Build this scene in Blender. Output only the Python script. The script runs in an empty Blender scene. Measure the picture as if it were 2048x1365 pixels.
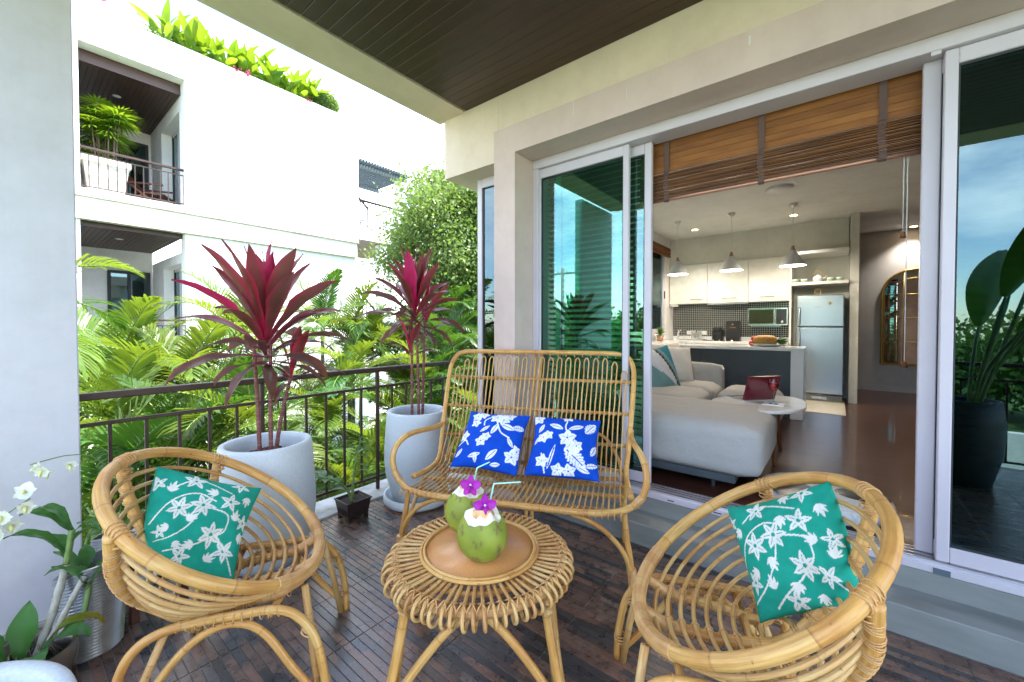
import bpy, bmesh, math, random
import numpy as np
from mathutils import Vector, Matrix, Euler
random.seed(7); rng = np.random.default_rng(7)
PI = math.pi
S = bpy.context.scene
COL = S.collection

# ------------------------------------------------------------------ camera, sky, sun, exposure
cam_d = bpy.data.cameras.new('camera'); cam = bpy.data.objects.new('camera', cam_d); COL.objects.link(cam)
HEAD = math.radians(51.4)                       # heading measured from +Y towards +X
FWD = Vector((math.sin(HEAD), math.cos(HEAD), 0))
PITCH = math.radians(1.05)
cam.location = (0, 0, 1.5)
cam.rotation_euler = (PI / 2 - PITCH, 0, -HEAD)
cam_d.sensor_width = 36.0
cam_d.lens = 808.0 / 2048 * 36
cam_d.shift_y = -14.7 / 2048
cam_d.clip_start = 0.05; cam_d.clip_end = 600
S.camera = cam

SUN_EL = math.radians(64)
SUN_DIR = Vector((0.62 * math.cos(SUN_EL), -0.785 * math.cos(SUN_EL), math.sin(SUN_EL))).normalized()
W = bpy.data.worlds.new('World'); S.world = W; W.use_nodes = True
nt = W.node_tree; nt.nodes.clear()
wo = nt.nodes.new('ShaderNodeOutputWorld'); wb = nt.nodes.new('ShaderNodeBackground')
sky = nt.nodes.new('ShaderNodeTexSky'); sky.sky_type = 'NISHITA'; sky.sun_disc = False
sky.sun_elevation = SUN_EL; sky.sun_rotation = math.atan2(SUN_DIR.x, SUN_DIR.y)
sky.air_density = 1.0; sky.dust_density = 0.25; sky.ozone_density = 2.2
tc = nt.nodes.new('ShaderNodeTexCoord'); mp = nt.nodes.new('ShaderNodeMapping'); mp.inputs['Scale'].default_value = (1, 1, 2.6)
cn = nt.nodes.new('ShaderNodeTexNoise'); cn.inputs['Scale'].default_value = 1.7; cn.inputs['Detail'].default_value = 9; cn.inputs['Roughness'].default_value = 0.6
cr = nt.nodes.new('ShaderNodeValToRGB'); cr.color_ramp.elements[0].position = 0.47; cr.color_ramp.elements[1].position = 0.70
mx = nt.nodes.new('ShaderNodeMixRGB'); mx.inputs[2].default_value = (8.2, 8.4, 8.8, 1)
L = nt.links.new
L(tc.outputs['Generated'], mp.inputs[0]); L(mp.outputs[0], cn.inputs[0]); L(cn.outputs[0], cr.inputs[0])
L(cr.outputs[0], mx.inputs[0]); L(sky.outputs[0], mx.inputs[1]); L(mx.outputs[0], wb.inputs[0]); L(wb.outputs[0], wo.inputs[0])
wb.inputs[1].default_value = 0.15

sl = bpy.data.lights.new('sun', 'SUN'); sl.energy = 3.0; sl.angle = math.radians(0.55); sl.color = (1.0, 0.95, 0.87)
so = bpy.data.objects.new('sun', sl); COL.objects.link(so); so.rotation_euler = SUN_DIR.to_track_quat('Z', 'Y').to_euler()
so.location = (5, -8, 14)
S.view_settings.view_transform = 'Standard'; S.view_settings.look = 'None'; S.view_settings.gamma = 1
S.view_settings.exposure = 2.8; S.view_settings.use_curve_mapping = False
S.cycles.use_denoising = True; S.cycles.max_bounces = 10; S.cycles.transparent_max_bounces = 24
S.cycles.sample_clamp_indirect = 6

# ------------------------------------------------------------------ materials
def nodes(name):
    m = bpy.data.materials.new(name); m.use_nodes = True
    t = m.node_tree; b = t.nodes['Principled BSDF']; return m, t, b
def N(t, kind, **kw):
    n = t.nodes.new('ShaderNode' + kind)
    for k, v in kw.items(): setattr(n, k, v)
    return n
def ramp(t, src, stops):
    r = N(t, 'ValToRGB'); e = r.color_ramp.elements
    while len(e) < len(stops): e.new(0.5)
    for el, (p, c) in zip(e, stops): el.position = p; el.color = (*c, 1)
    t.links.new(src, r.inputs[0]); return r.outputs[0]
def coords(t, kind='Object', scale=(1, 1, 1)):
    c = N(t, 'TexCoord'); m = N(t, 'Mapping'); m.inputs['Scale'].default_value = scale
    if kind == 'World':
        g = N(t, 'NewGeometry'); t.links.new(g.outputs['Position'], m.inputs[0])
    else: t.links.new(c.outputs[kind], m.inputs[0])
    return m.outputs[0]
def noise(t, vec, scale, detail=5, rough=0.55, dist=0.0):
    n = N(t, 'TexNoise'); n.inputs['Scale'].default_value = scale; n.inputs['Detail'].default_value = detail
    n.inputs['Roughness'].default_value = rough; n.inputs['Distortion'].default_value = dist
    t.links.new(vec, n.inputs[0]); return n.outputs[0]
def bump(t, b, h, strength=0.3, dist=0.01):
    k = N(t, 'Bump'); k.inputs['Strength'].default_value = strength; k.inputs['Distance'].default_value = dist
    t.links.new(h, k.inputs['Height']); t.links.new(k.outputs[0], b.inputs['Normal'])
def mat(name, c1, c2=None, scale=8, rough=0.6, bmp=0.0, bscale=60, metal=0, kind='World', stretch=(1, 1, 1), spec=0.5, coat=0, vary=0.0, lo=0.35, hi=0.65, bdist=0.004):
    m, t, b = nodes(name)
    b.inputs['Roughness'].default_value = rough; b.inputs['Metallic'].default_value = metal
    b.inputs['Specular IOR Level'].default_value = spec; b.inputs['Coat Weight'].default_value = coat
    v = coords(t, kind, stretch)
    col = None
    if c2 is None: c2 = tuple(min(1, x * 0.88) for x in c1)
    col = ramp(t, noise(t, v, scale), [(lo, c1), (hi, c2)])
    if vary:
        oi = N(t, 'ObjectInfo'); mr = N(t, 'MapRange'); mr.inputs[3].default_value = 1 - vary; mr.inputs[4].default_value = 1 + vary
        t.links.new(oi.outputs['Random'], mr.inputs[0])
        mm = N(t, 'MixRGB', blend_type='MULTIPLY'); mm.inputs[0].default_value = 1
        cb = N(t, 'CombineColor')
        for i in range(3): t.links.new(mr.outputs[0], cb.inputs[i])
        t.links.new(col, mm.inputs[1]); t.links.new(cb.outputs[0], mm.inputs[2]); col = mm.outputs[0]
    t.links.new(col, b.inputs['Base Color'])
    if bmp: bump(t, b, noise(t, v, bscale, 4), bmp, bdist)
    return m

def leaf_mat(name, c1, c2, trans=(0.3, 0.45, 0.04), tw=0.35, rough=0.42, vary=0.18, scale=6):
    m, t, b = nodes(name)
    v = coords(t, 'Object')
    col = ramp(t, noise(t, v, scale, 3), [(0.3, c1), (0.7, c2)])
    oi = N(t, 'ObjectInfo'); hs = N(t, 'HueSaturation')
    mr = N(t, 'MapRange'); mr.inputs[3].default_value = 1 - vary; mr.inputs[4].default_value = 1 + vary
    t.links.new(oi.outputs['Random'], mr.inputs[0]); t.links.new(mr.outputs[0], hs.inputs['Value']); t.links.new(col, hs.inputs['Color'])
    wn_ = N(t, 'TexWhiteNoise', noise_dimensions='1D'); t.links.new(oi.outputs['Random'], wn_.inputs['W']); mh = N(t, 'MapRange'); mh.inputs[3].default_value = 0.468; mh.inputs[4].default_value = 0.515; t.links.new(wn_.outputs[0], mh.inputs[0]); t.links.new(mh.outputs[0], hs.inputs['Hue'])
    t.links.new(hs.outputs[0], b.inputs['Base Color']); b.inputs['Roughness'].default_value = rough; b.inputs['Specular IOR Level'].default_value = 0.4
    tr = N(t, 'BsdfTranslucent'); tr.inputs[0].default_value = (*trans, 1)
    ms = N(t, 'MixShader'); ms.inputs[0].default_value = tw
    o = t.nodes['Material Output']
    t.links.new(b.outputs[0], ms.inputs[1]); t.links.new(tr.outputs[0], ms.inputs[2]); t.links.new(ms.outputs[0], o.inputs[0])
    return m

def rattan_mat(name, c_lo, c_mid, c_hi, node_len=0.16, gloss=0.48):
    # cane: UV.x round the cane, UV.y metres along it
    m, t, b = nodes(name)
    uv = N(t, 'UVMap'); sp = N(t, 'SeparateXYZ'); t.links.new(uv.outputs[0], sp.inputs[0])
    oi = N(t, 'ObjectInfo')
    a = N(t, 'Math', operation='DIVIDE'); a.inputs[1].default_value = node_len; t.links.new(sp.outputs[1], a.inputs[0])
    a2 = N(t, 'Math', operation='MULTIPLY_ADD'); a2.inputs[1].default_value = 37.0; t.links.new(oi.outputs['Random'], a2.inputs[0]); t.links.new(a.outputs[0], a2.inputs[2])
    fl = N(t, 'Math', operation='FLOOR'); t.links.new(a2.outputs[0], fl.inputs[0])
    fr = N(t, 'Math', operation='FRACT'); t.links.new(a2.outputs[0], fr.inputs[0])
    wn = N(t, 'TexWhiteNoise', noise_dimensions='1D'); t.links.new(fl.outputs[0], wn.inputs['W'])
    v = coords(t, 'Object'); n1 = noise(t, v, 9, 4); n2 = noise(t, v, 55, 4, 0.65)
    s = N(t, 'MapRange'); s.inputs[1].default_value = 0.3; s.inputs[2].default_value = 0.7; t.links.new(n1, s.inputs[0])
    ad = N(t, 'Math', operation='MULTIPLY_ADD'); ad.inputs[1].default_value = 0.5; t.links.new(wn.outputs[0], ad.inputs[0])
    hf = N(t, 'Math', operation='MULTIPLY'); hf.inputs[1].default_value = 0.5; t.links.new(s.outputs[0], hf.inputs[0]); t.links.new(hf.outputs[0], ad.inputs[2])
    col = ramp(t, ad.outputs[0], [(0.05, c_lo), (0.45, c_mid), (0.95, c_hi)])
    # lengthwise grain
    gm = N(t, 'Mapping'); gm.inputs['Scale'].default_value = (14, 5, 1); t.links.new(uv.outputs[0], gm.inputs[0])
    g = noise(t, gm.outputs[0], 1.0, 4, 0.6)
    gr = ramp(t, g, [(0.3, (0.68, 0.60, 0.50)), (0.6, (1.06, 1.05, 1.02))])
    mm = N(t, 'MixRGB', blend_type='MULTIPLY'); mm.inputs[0].default_value = 1; t.links.new(col, mm.inputs[1]); t.links.new(gr, mm.inputs[2])
    # dark ring at the joints
    rg = ramp(t, fr.outputs[0], [(0.0, (0.42, 0.30, 0.2)), (0.035, (1, 1, 1))])
    m3 = N(t, 'MixRGB', blend_type='MULTIPLY'); m3.inputs[0].default_value = 0.6; t.links.new(mm.outputs[0], m3.inputs[1]); t.links.new(rg, m3.inputs[2])
    # rare specks
    spk = ramp(t, noise(t, v, 38, 2), [(0.70, (1, 1, 1)), (0.76, (0.35, 0.2, 0.1))])
    m4 = N(t, 'MixRGB', blend_type='MULTIPLY'); m4.inputs[0].default_value = 0.7; t.links.new(m3.outputs[0], m4.inputs[1]); t.links.new(spk, m4.inputs[2])
    t.links.new(m4.outputs[0], b.inputs['Base Color']); b.inputs['Roughness'].default_value = gloss
    b.inputs['Coat Weight'].default_value = 0.10; b.inputs['Coat Roughness'].default_value = 0.25
    bump(t, b, n2, 0.18, 0.003)
    return m

def wood_mat(name, c1, c2, stretch, rough=0.4, coat=0.0, vary=0.12, bmp=0.1, scale=6):
    return mat(name, c1, c2, scale=scale, rough=rough, bmp=bmp, bscale=30, stretch=stretch, coat=coat, vary=vary, lo=0.3, hi=0.7)

def glass_mat(name, tint, refl=0.12):
    m, t, b = nodes(name); t.nodes.remove(b)
    o = t.nodes['Material Output']
    tr = N(t, 'BsdfTransparent'); tr.inputs[0].default_value = (*tint, 1)
    gl = N(t, 'BsdfGlossy'); gl.inputs['Roughness'].default_value = 0.0; gl.inputs[0].default_value = (0.72, 0.95, 1.0, 1)
    lw = N(t, 'Fresnel'); lw.inputs[0].default_value = 1.52
    mr = N(t, 'MapRange'); mr.inputs[1].default_value = 0.04; mr.inputs[2].default_value = 1.0; mr.inputs[3].default_value = refl; mr.inputs[4].default_value = 1.0
    t.links.new(lw.outputs[0], mr.inputs[0])
    ms = N(t, 'MixShader'); t.links.new(mr.outputs[0], ms.inputs[0]); t.links.new(tr.outputs[0], ms.inputs[1]); t.links.new(gl.outputs[0], ms.inputs[2])
    t.links.new(ms.outputs[0], o.inputs[0]); return m
def emit_mat(name, col, strength):
    m, t, b = nodes(name); b.inputs['Emission Color'].default_value = (*col, 1); b.inputs['Emission Strength'].default_value = strength
    b.inputs['Base Color'].default_value = (0.8, 0.8, 0.8, 1); return m
def attr_mat(name, rough=0.85, weave=900, bmp=0.25, fold=0.0):
    m, t, b = nodes(name); a = N(t, 'Attribute', attribute_name='Col')
    v = coords(t, 'Object'); w = noise(t, v, weave, 2); w2 = noise(t, v, 18, 3)
    g = ramp(t, w2, [(0.3, (0.84, 0.84, 0.84)), (0.7, (1.08, 1.08, 1.08))])
    mm = N(t, 'MixRGB', blend_type='MULTIPLY'); mm.inputs[0].default_value = 1
    t.links.new(a.outputs[0], mm.inputs[1]); t.links.new(g, mm.inputs[2]); t.links.new(mm.outputs[0], b.inputs['Base Color'])
    b.inputs['Roughness'].default_value = rough; b.inputs['Sheen Weight'].default_value = 0.0; b.inputs['Specular IOR Level'].default_value = 0.2
    k = N(t, 'MixRGB'); k.inputs[0].default_value = 0.75; t.links.new(w, k.inputs[1]); t.links.new(w2, k.inputs[2])
    bump(t, b, k.outputs[0], bmp, 0.006); return m

def plaster(name, c, c2=None, rough=0.75):
    m = _plaster(name, c, c2, rough); t = m.node_tree; b = t.nodes['Principled BSDF']; src = b.inputs['Base Color'].links[0].from_socket
    s1 = noise(t, coords(t, 'World', (3.5, 3.5, 0.3)), 1.6, 6, 0.7); s2 = noise(t, coords(t, 'World'), 9, 6, 0.7)
    r1 = ramp(t, s1, [(0.30, (0.955, 0.95, 0.94)), (0.55, (1, 1, 1))]); r2 = ramp(t, s2, [(0.3, (0.94, 0.93, 0.92)), (0.55, (1, 1, 1))])
    for r_ in (r1, r2):
        q = N(t, 'MixRGB', blend_type='MULTIPLY'); q.inputs[0].default_value = 1; t.links.new(src, q.inputs[1]); t.links.new(r_, q.inputs[2]); src = q.outputs[0]
    t.links.new(src, b.inputs['Base Color']); return m
def _plaster(name, c, c2=None, rough=0.75):
    return mat(name, c, c2 or tuple(x * 0.89 for x in c), scale=1.9, rough=rough, bmp=0.12, bscale=45, bdist=0.003, spec=0.3)

M = {}
M['white_wall'] = plaster('white_render', (0.80, 0.79, 0.77))
M['column'] = plaster('column_paint', (0.575, 0.545, 0.575))
M['beige'] = plaster('cream_render', (0.735, 0.60, 0.485))
M['mauve'] = plaster('mauve_render', (0.62, 0.475, 0.43))
M['room_wall'] = plaster('room_wall_paint', (0.66, 0.66, 0.60))
M['room_ceiling'] = plaster('room_ceiling_paint', (0.72, 0.72, 0.69))
M['hall_wall'] = plaster('hall_wall_paint', (0.62, 0.60, 0.60))
M['concrete'] = mat('polished_concrete', (0.27, 0.272, 0.26), (0.165, 0.17, 0.16), scale=3.5, rough=0.5, bmp=0.15, bscale=25, stretch=(2.5, 0.6, 2.5), lo=0.3, hi=0.7)
M['curb'] = mat('worn_cement', (0.50, 0.48, 0.44), (0.28, 0.26, 0.22), scale=5, rough=0.85, bmp=0.4, bscale=40)
M['plank'] = mat('dark_ceiling_plank', (0.055, 0.023, 0.014), (0.039, 0.017, 0.011), scale=4, rough=0.42, bmp=0.08, bscale=30, stretch=(9, 0.5, 9), vary=0.10)
M['black'] = mat('black_void', (0.012, 0.011, 0.01), rough=0.9)
M['alu'] = mat('lilac_grey_aluminium', (0.55, 0.495, 0.545), (0.52, 0.465, 0.515), scale=3, rough=0.38, bmp=0.02)
M['gasket'] = mat('dark_gasket', (0.02, 0.022, 0.025), rough=0.6)
M['chrome'] = mat('chrome', (0.75, 0.76, 0.78), rough=0.16, metal=1)
M['steel'] = mat('brushed_steel', (0.36, 0.38, 0.40), (0.31, 0.33, 0.35), scale=2, rough=0.27, metal=1.0, bmp=0.03, bscale=200, stretch=(1, 1, 0.05))
M['rail'] = mat('brown_railing_paint', (0.050, 0.024, 0.016), (0.036, 0.018, 0.012), scale=12, spec=0.3, rough=0.45, bmp=0.05)
M['glass_green'] = glass_mat('green_tinted_glass', (0.40, 0.74, 0.60), 0.10)
M['glass_blue'] = glass_mat('blue_tinted_glass', (0.22, 0.42, 0.43), 0.085)
M['glass_clear'] = glass_mat('clear_glass', (0.93, 0.97, 0.95), 0.05)
M['rattan'] = rattan_mat('honey_rattan', (0.50, 0.22, 0.055), (0.62, 0.335, 0.092), (0.68, 0.43, 0.15), 0.27)
M['cane'] = rattan_mat('pale_cane', (0.42, 0.19, 0.055), (0.60, 0.345, 0.12), (0.66, 0.46, 0.20), 0.19)
M['binding'] = rattan_mat('cane_binding', (0.50, 0.25, 0.085), (0.60, 0.335, 0.125), (0.64, 0.40, 0.17), 0.05, 0.5)
M['planter'] = mat('speckled_grey_terrazzo', (0.52, 0.545, 0.56), (0.43, 0.455, 0.47), scale=120, rough=0.55, bmp=0.12, bscale=160, lo=0.35, hi=0.72)
M['bark'] = mat('bark_chips', (0.16, 0.065, 0.035), (0.05, 0.022, 0.014), scale=40, rough=0.9, vary=0.3)
M['soil'] = mat('dark_soil', (0.045, 0.028, 0.02), (0.018, 0.012, 0.01), scale=60, rough=0.95, bmp=0.8, bscale=60)
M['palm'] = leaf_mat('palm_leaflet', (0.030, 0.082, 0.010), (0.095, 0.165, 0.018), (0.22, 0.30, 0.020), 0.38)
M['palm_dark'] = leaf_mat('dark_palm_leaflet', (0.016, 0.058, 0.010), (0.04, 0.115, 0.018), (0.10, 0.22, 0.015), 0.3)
M['tree_leaf'] = leaf_mat('tree_leaf', (0.045, 0.10, 0.022), (0.13, 0.21, 0.05), (0.22, 0.34, 0.05), 0.36, scale=1.2)
M['canna'] = leaf_mat('canna_leaf', (0.06, 0.17, 0.010), (0.14, 0.27, 0.014), (0.26, 0.38, 0.012), 0.36)
M['shade_leaf'] = leaf_mat('shade_leaf', (0.03, 0.10, 0.02), (0.06, 0.17, 0.025), (0.16, 0.35, 0.03), 0.25, rough=0.3)
M['stem_green'] = mat('green_stem', (0.10, 0.19, 0.04), (0.16, 0.23, 0.06), scale=20, rough=0.5)
M['palm_trunk'] = mat('ringed_palm_trunk', (0.20, 0.20, 0.14), (0.09, 0.10, 0.06), scale=3, rough=0.85, stretch=(1, 1, 9), bmp=0.3, bscale=10)
M['trunk'] = mat('tree_bark', (0.14, 0.10, 0.07), (0.07, 0.05, 0.035), scale=8, rough=0.9, bmp=0.5, bscale=20)
M['grass'] = mat('garden_grass', (0.06, 0.12, 0.025), (0.10, 0.16, 0.04), scale=2, rough=0.95, bmp=0.6, bscale=30)
M['asphalt'] = mat('asphalt', (0.06, 0.06, 0.062), rough=0.9)
M['red_floor'] = mat('merbau_floor', (0.105, 0.036, 0.022), (0.055, 0.019, 0.012), scale=3, rough=0.30, bmp=0.03, stretch=(8, 0.7, 1), coat=0.3, vary=0.15)
M['cream_tile'] = mat('cream_floor_tile', (0.58, 0.52, 0.40), rough=0.3)
M['sofa'] = mat('oatmeal_upholstery', (0.37, 0.35, 0.335), (0.325, 0.31, 0.295), scale=220, rough=0.95, bmp=0.55, bscale=9, bdist=0.02)
M['navy'] = mat('navy_panel', (0.028, 0.036, 0.047), rough=0.45)
M['white_gloss'] = mat('white_quartz', (0.72, 0.72, 0.72), (0.68, 0.68, 0.69), scale=9, rough=0.14)
M['marble'] = mat('pale_marble', (0.70, 0.69, 0.69), (0.50, 0.48, 0.48), scale=5, rough=0.10, lo=0.45, hi=0.85)
M['cabinet'] = mat('cream_cabinet', (0.72, 0.71, 0.655), rough=0.3)
M['walnut'] = wood_mat('walnut', (0.26, 0.105, 0.035), (0.17, 0.065, 0.02), (6, 6, 0.8), 0.35)
M['dark_wood'] = wood_mat('dark_stool_wood', (0.10, 0.032, 0.016), (0.06, 0.02, 0.01), (8, 8, 1), 0.5)
M['slat'] = mat('basswood_slat', (0.25, 0.098, 0.026), (0.16, 0.058, 0.016), scale=4, rough=0.36, stretch=(6, 0.8, 6), vary=0.25, bmp=0.05)
M['slat_dark'] = mat('dark_stacked_slat', (0.23, 0.092, 0.034), (0.12, 0.048, 0.019), scale=4, spec=0.15, rough=0.6, stretch=(6, 0.8, 6), vary=0.35)
M['tape'] = mat('plum_tape', (0.11, 0.065, 0.055), rough=0.9)
M['copper'] = mat('copper_rod', (0.50, 0.25, 0.17), rough=0.35, metal=0.5)
M['lamp_grey'] = mat('pale_grey_lamp_enamel', (0.70, 0.71, 0.74), rough=0.4)
M['lamp_in'] = mat('white_lamp_inside', (0.85, 0.83, 0.78), rough=0.5)
M['bulb'] = emit_mat('warm_bulb', (1.0, 0.72, 0.40), 7)
M['downlight'] = emit_mat('warm_downlight', (1.0, 0.74, 0.42), 5)
M['leather'] = mat('tan_leather', (0.20, 0.08, 0.035), rough=0.6)
M['gold'] = mat('antique_gold', (0.62, 0.42, 0.12), rough=0.3, metal=0.9)
M['mirror'] = mat('mirror_glass', (0.82, 0.82, 0.80), rough=0.01, metal=1)
M['black_plastic'] = mat('black_plastic', (0.014, 0.014, 0.016), rough=0.3)
M['brown_plastic'] = mat('dark_brown_plastic', (0.028, 0.014, 0.012), rough=0.42, bmp=0.03)
M['silver_ribs'] = mat('silver_ribbed_glaze', (0.46, 0.46, 0.47), (0.36, 0.36, 0.37), scale=8, rough=0.28, metal=0.75)
M['bronze_bowl'] = mat('bronze_glaze', (0.23, 0.19, 0.165), (0.17, 0.14, 0.125), scale=6, rough=0.25, metal=0.6)
M['white_petal'] = leaf_mat('white_orchid_petal', (0.85, 0.86, 0.80), (0.80, 0.82, 0.70), (0.8, 0.8, 0.65), 0.3)
M['magenta_petal'] = leaf_mat('magenta_orchid_petal', (0.36, 0.006, 0.33), (0.52, 0.03, 0.48), (0.6, 0.03, 0.5), 0.35)
M['coconut_flesh'] = mat('white_coconut_flesh', (0.86, 0.82, 0.70), (0.78, 0.69, 0.54), scale=10, rough=0.5, kind='Object')
M['coconut_husk'] = mat('orange_husk_edge', (0.62, 0.26, 0.08), (0.75, 0.50, 0.25), scale=20, rough=0.7, kind='Object')
M['straw'] = mat('mint_straw', (0.40, 0.78, 0.66), rough=0.35)
M['tabletop'] = mat('amber_rattan_sheet', (0.60, 0.27, 0.085), (0.50, 0.21, 0.06), scale=90, rough=0.36, kind='Object', stretch=(1, 6, 1), coat=0.15, bmp=0.05, bscale=300)
M['laptop_red'] = mat('crimson_laptop_lid', (0.13, 0.006, 0.022), rough=0.2, coat=0.5)
M['wine'] = mat('red_wine', (0.42, 0.01, 0.02), rough=0.05)
M['red_fruit'] = mat('red_apple', (0.45, 0.02, 0.02), rough=0.3)
M['pineapple'] = mat('pineapple_skin', (0.50, 0.27, 0.04), (0.30, 0.13, 0.02), scale=70, rough=0.6, bmp=0.6, bscale=70, kind='Object')
M['paper'] = mat('white_paper', (0.82, 0.82, 0.82), rough=0.8)
M['cowhide_white'] = mat('white_cowhide', (0.55, 0.56, 0.57), (0.42, 0.43, 0.44), scale=60, rough=0.95, bmp=0.5, bscale=120)
M['teal_cloth'] = mat('teal_cloth', (0.015, 0.20, 0.28), rough=0.9)
M['aqua_cloth'] = mat('sage_cloth', (0.17, 0.30, 0.31), rough=0.9)
M['lavender_cloth'] = mat('white_cloth', (0.66, 0.64, 0.66), rough=0.9)
M['pillow_white'] = mat('cream_pillow', (0.66, 0.61, 0.56), rough=0.95, bmp=0.2, bscale=200)
M['curtain'] = mat('taupe_curtain', (0.34, 0.27, 0.20), rough=0.9)
M['pergola'] = mat('slate_blue_pergola', (0.06, 0.085, 0.10), rough=0.7)
M['eave'] = mat('orange_timber_eave', (0.42, 0.14, 0.04), rough=0.7)
M['cement_pot'] = mat('weathered_cement_pot', (0.60, 0.58, 0.52), (0.42, 0.40, 0.35), scale=5, rough=0.9)
M['pole'] = mat('concrete_pole', (0.30, 0.29, 0.27), rough=0.9)
M['pink_flower'] = mat('pink_flower', (0.62, 0.05, 0.16), rough=0.7)
M['print'] = attr_mat('printed_cotton')
M['coco_skin'] = attr_mat('green_coconut_skin', 0.42, 200, 0.12)
M['cord'] = attr_mat('cordyline_leaf', 0.33, 60, 0.08)
_t = M['cord'].node_tree; _b = _t.nodes['Principled BSDF']; _a = [n for n in _t.nodes if n.type == 'ATTRIBUTE'][0]
_g = N(_t, 'Gamma'); _g.inputs[1].default_value = 0.62; _t.links.new(_a.outputs[0], _g.inputs[0])
_tr = N(_t, 'BsdfTranslucent'); _t.links.new(_g.outputs[0], _tr.inputs[0]); _ms = N(_t, 'MixShader'); _ms.inputs[0].default_value = 0.28
_t.links.new(_b.outputs[0], _ms.inputs[1]); _t.links.new(_tr.outputs[0], _ms.inputs[2]); _t.links.new(_ms.outputs[0], _t.nodes['Material Output'].inputs[0])
M['white_plastic'] = mat('white_plastic', (0.7, 0.7, 0.68), rough=0.4)
M['jade'] = mat('celadon_china', (0.50, 0.60, 0.50), rough=0.15)

# terrace strips: warm brown, red brown and slate patches, per strip and along it (world position)
def strip_material():
    m, t, b = nodes('slate_strip_tile')
    g = N(t, 'NewGeometry'); sx = N(t, 'SeparateXYZ'); t.links.new(g.outputs['Position'], sx.inputs[0])
    def idx(o, off, step):
        a = N(t, 'Math', operation='SUBTRACT'); a.inputs[1].default_value = off; t.links.new(o, a.inputs[0])
        d = N(t, 'Math', operation='DIVIDE'); d.inputs[1].default_value = step; t.links.new(a.outputs[0], d.inputs[0])
        f = N(t, 'Math', operation='FLOOR'); t.links.new(d.outputs[0], f.inputs[0]); return f.outputs[0]
    ix = idx(sx.outputs[0], FX0, FSTEP)
    wn = N(t, 'TexWhiteNoise', noise_dimensions='1D'); t.links.new(ix, wn.inputs['W'])
    # patch boundaries wander per strip
    ym = N(t, 'Math', operation='MULTIPLY_ADD'); ym.inputs[1].default_value = 3.1; t.links.new(wn.outputs[0], ym.inputs[0]); t.links.new(sx.outputs[1], ym.inputs[2])
    nz = N(t, 'Math', operation='MULTIPLY_ADD'); nz.inputs[1].default_value = 0.10
    t.links.new(noise(t, coords(t, 'World'), 25, 3), nz.inputs[0]); t.links.new(ym.outputs[0], nz.inputs[2])
    cb = N(t, 'CombineXYZ'); t.links.new(ix, cb.inputs[0]); t.links.new(idx(nz.outputs[0], 0, 0.25), cb.inputs[1])
    w2 = N(t, 'TexWhiteNoise', noise_dimensions='3D'); t.links.new(cb.outputs[0], w2.inputs[0])
    col = ramp(t, w2.outputs[0], [(0.0, (0.034, 0.030, 0.030)), (0.22, (0.064, 0.058, 0.058)), (0.42, (0.115, 0.066, 0.048)), (0.62, (0.15, 0.094, 0.072)), (0.82, (0.18, 0.095, 0.064)), (1.0, (0.165, 0.13, 0.11))])
    v = coords(t, 'World'); n1 = noise(t, v, 16, 6, 0.65); n2 = noise(t, v, 70, 5, 0.65)
    gr = ramp(t, n1, [(0.28, (0.55, 0.52, 0.52)), (0.5, (0.95, 0.93, 0.92)), (0.72, (1.5, 1.38, 1.3))])
    mm = N(t, 'MixRGB', blend_type='MULTIPLY'); mm.inputs[0].default_value = 1; t.links.new(col, mm.inputs[1]); t.links.new(gr, mm.inputs[2])
    gr2 = ramp(t, n2, [(0.35, (0.8, 0.8, 0.8)), (0.7, (1.2, 1.2, 1.2))])
    m2 = N(t, 'MixRGB', blend_type='MULTIPLY'); m2.inputs[0].default_value = 1; t.links.new(mm.outputs[0], m2.inputs[1]); t.links.new(gr2, m2.inputs[2])
    t.links.new(m2.outputs[0], b.inputs['Base Color'])
    rr = ramp(t, n1, [(0.3, (0.22,) * 3), (0.7, (0.40,) * 3)]); t.links.new(rr, b.inputs['Roughness'])
    b.inputs['Specular IOR Level'].default_value = 0.8
    k = N(t, 'MixRGB'); k.inputs[0].default_value = 0.4; t.links.new(n1, k.inputs[1]); t.links.new(n2, k.inputs[2])
    bump(t, b, k.outputs[0], 0.35, 0.004)
    return m
FX0, FSTEP, FY0, FTILE = 2.685 - 0.0375 * 100, 0.0375, 1.029, 0.3775
M['strip'] = strip_material()
M['grout'] = mat('pale_grout', (0.46, 0.43, 0.42), (0.26, 0.24, 0.23), scale=2, rough=0.9)

def mosaic_material():
    m, t, b = nodes('black_mosaic_backsplash')
    v = coords(t, 'World'); sw = N(t, 'Mapping'); sw.inputs['Rotation'].default_value = (0, PI / 2, 0)
    t.links.new(v, sw.inputs[0])
    sx = N(t, 'SeparateXYZ'); t.links.new(v, sx.inputs[0]); cb = N(t, 'CombineXYZ')
    t.links.new(sx.outputs[1], cb.inputs[0]); t.links.new(sx.outputs[2], cb.inputs[1])
    br = N(t, 'TexBrick'); br.offset = 0; br.inputs['Scale'].default_value = 1; br.inputs['Brick Width'].default_value = 0.036; br.inputs['Row Height'].default_value = 0.036
    br.inputs['Mortar Size'].default_value = 0.0032; br.inputs['Color1'].default_value = (0.012, 0.014, 0.016, 1); br.inputs['Color2'].default_value = (0.03, 0.034, 0.038, 1); br.inputs['Mortar'].default_value = (0.42, 0.42, 0.38, 1)
    t.links.new(cb.outputs[0], br.inputs[0]); t.links.new(br.outputs[0], b.inputs['Base Color']); b.inputs['Roughness'].default_value = 0.15
    return m
M['mosaic'] = mosaic_material()

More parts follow.
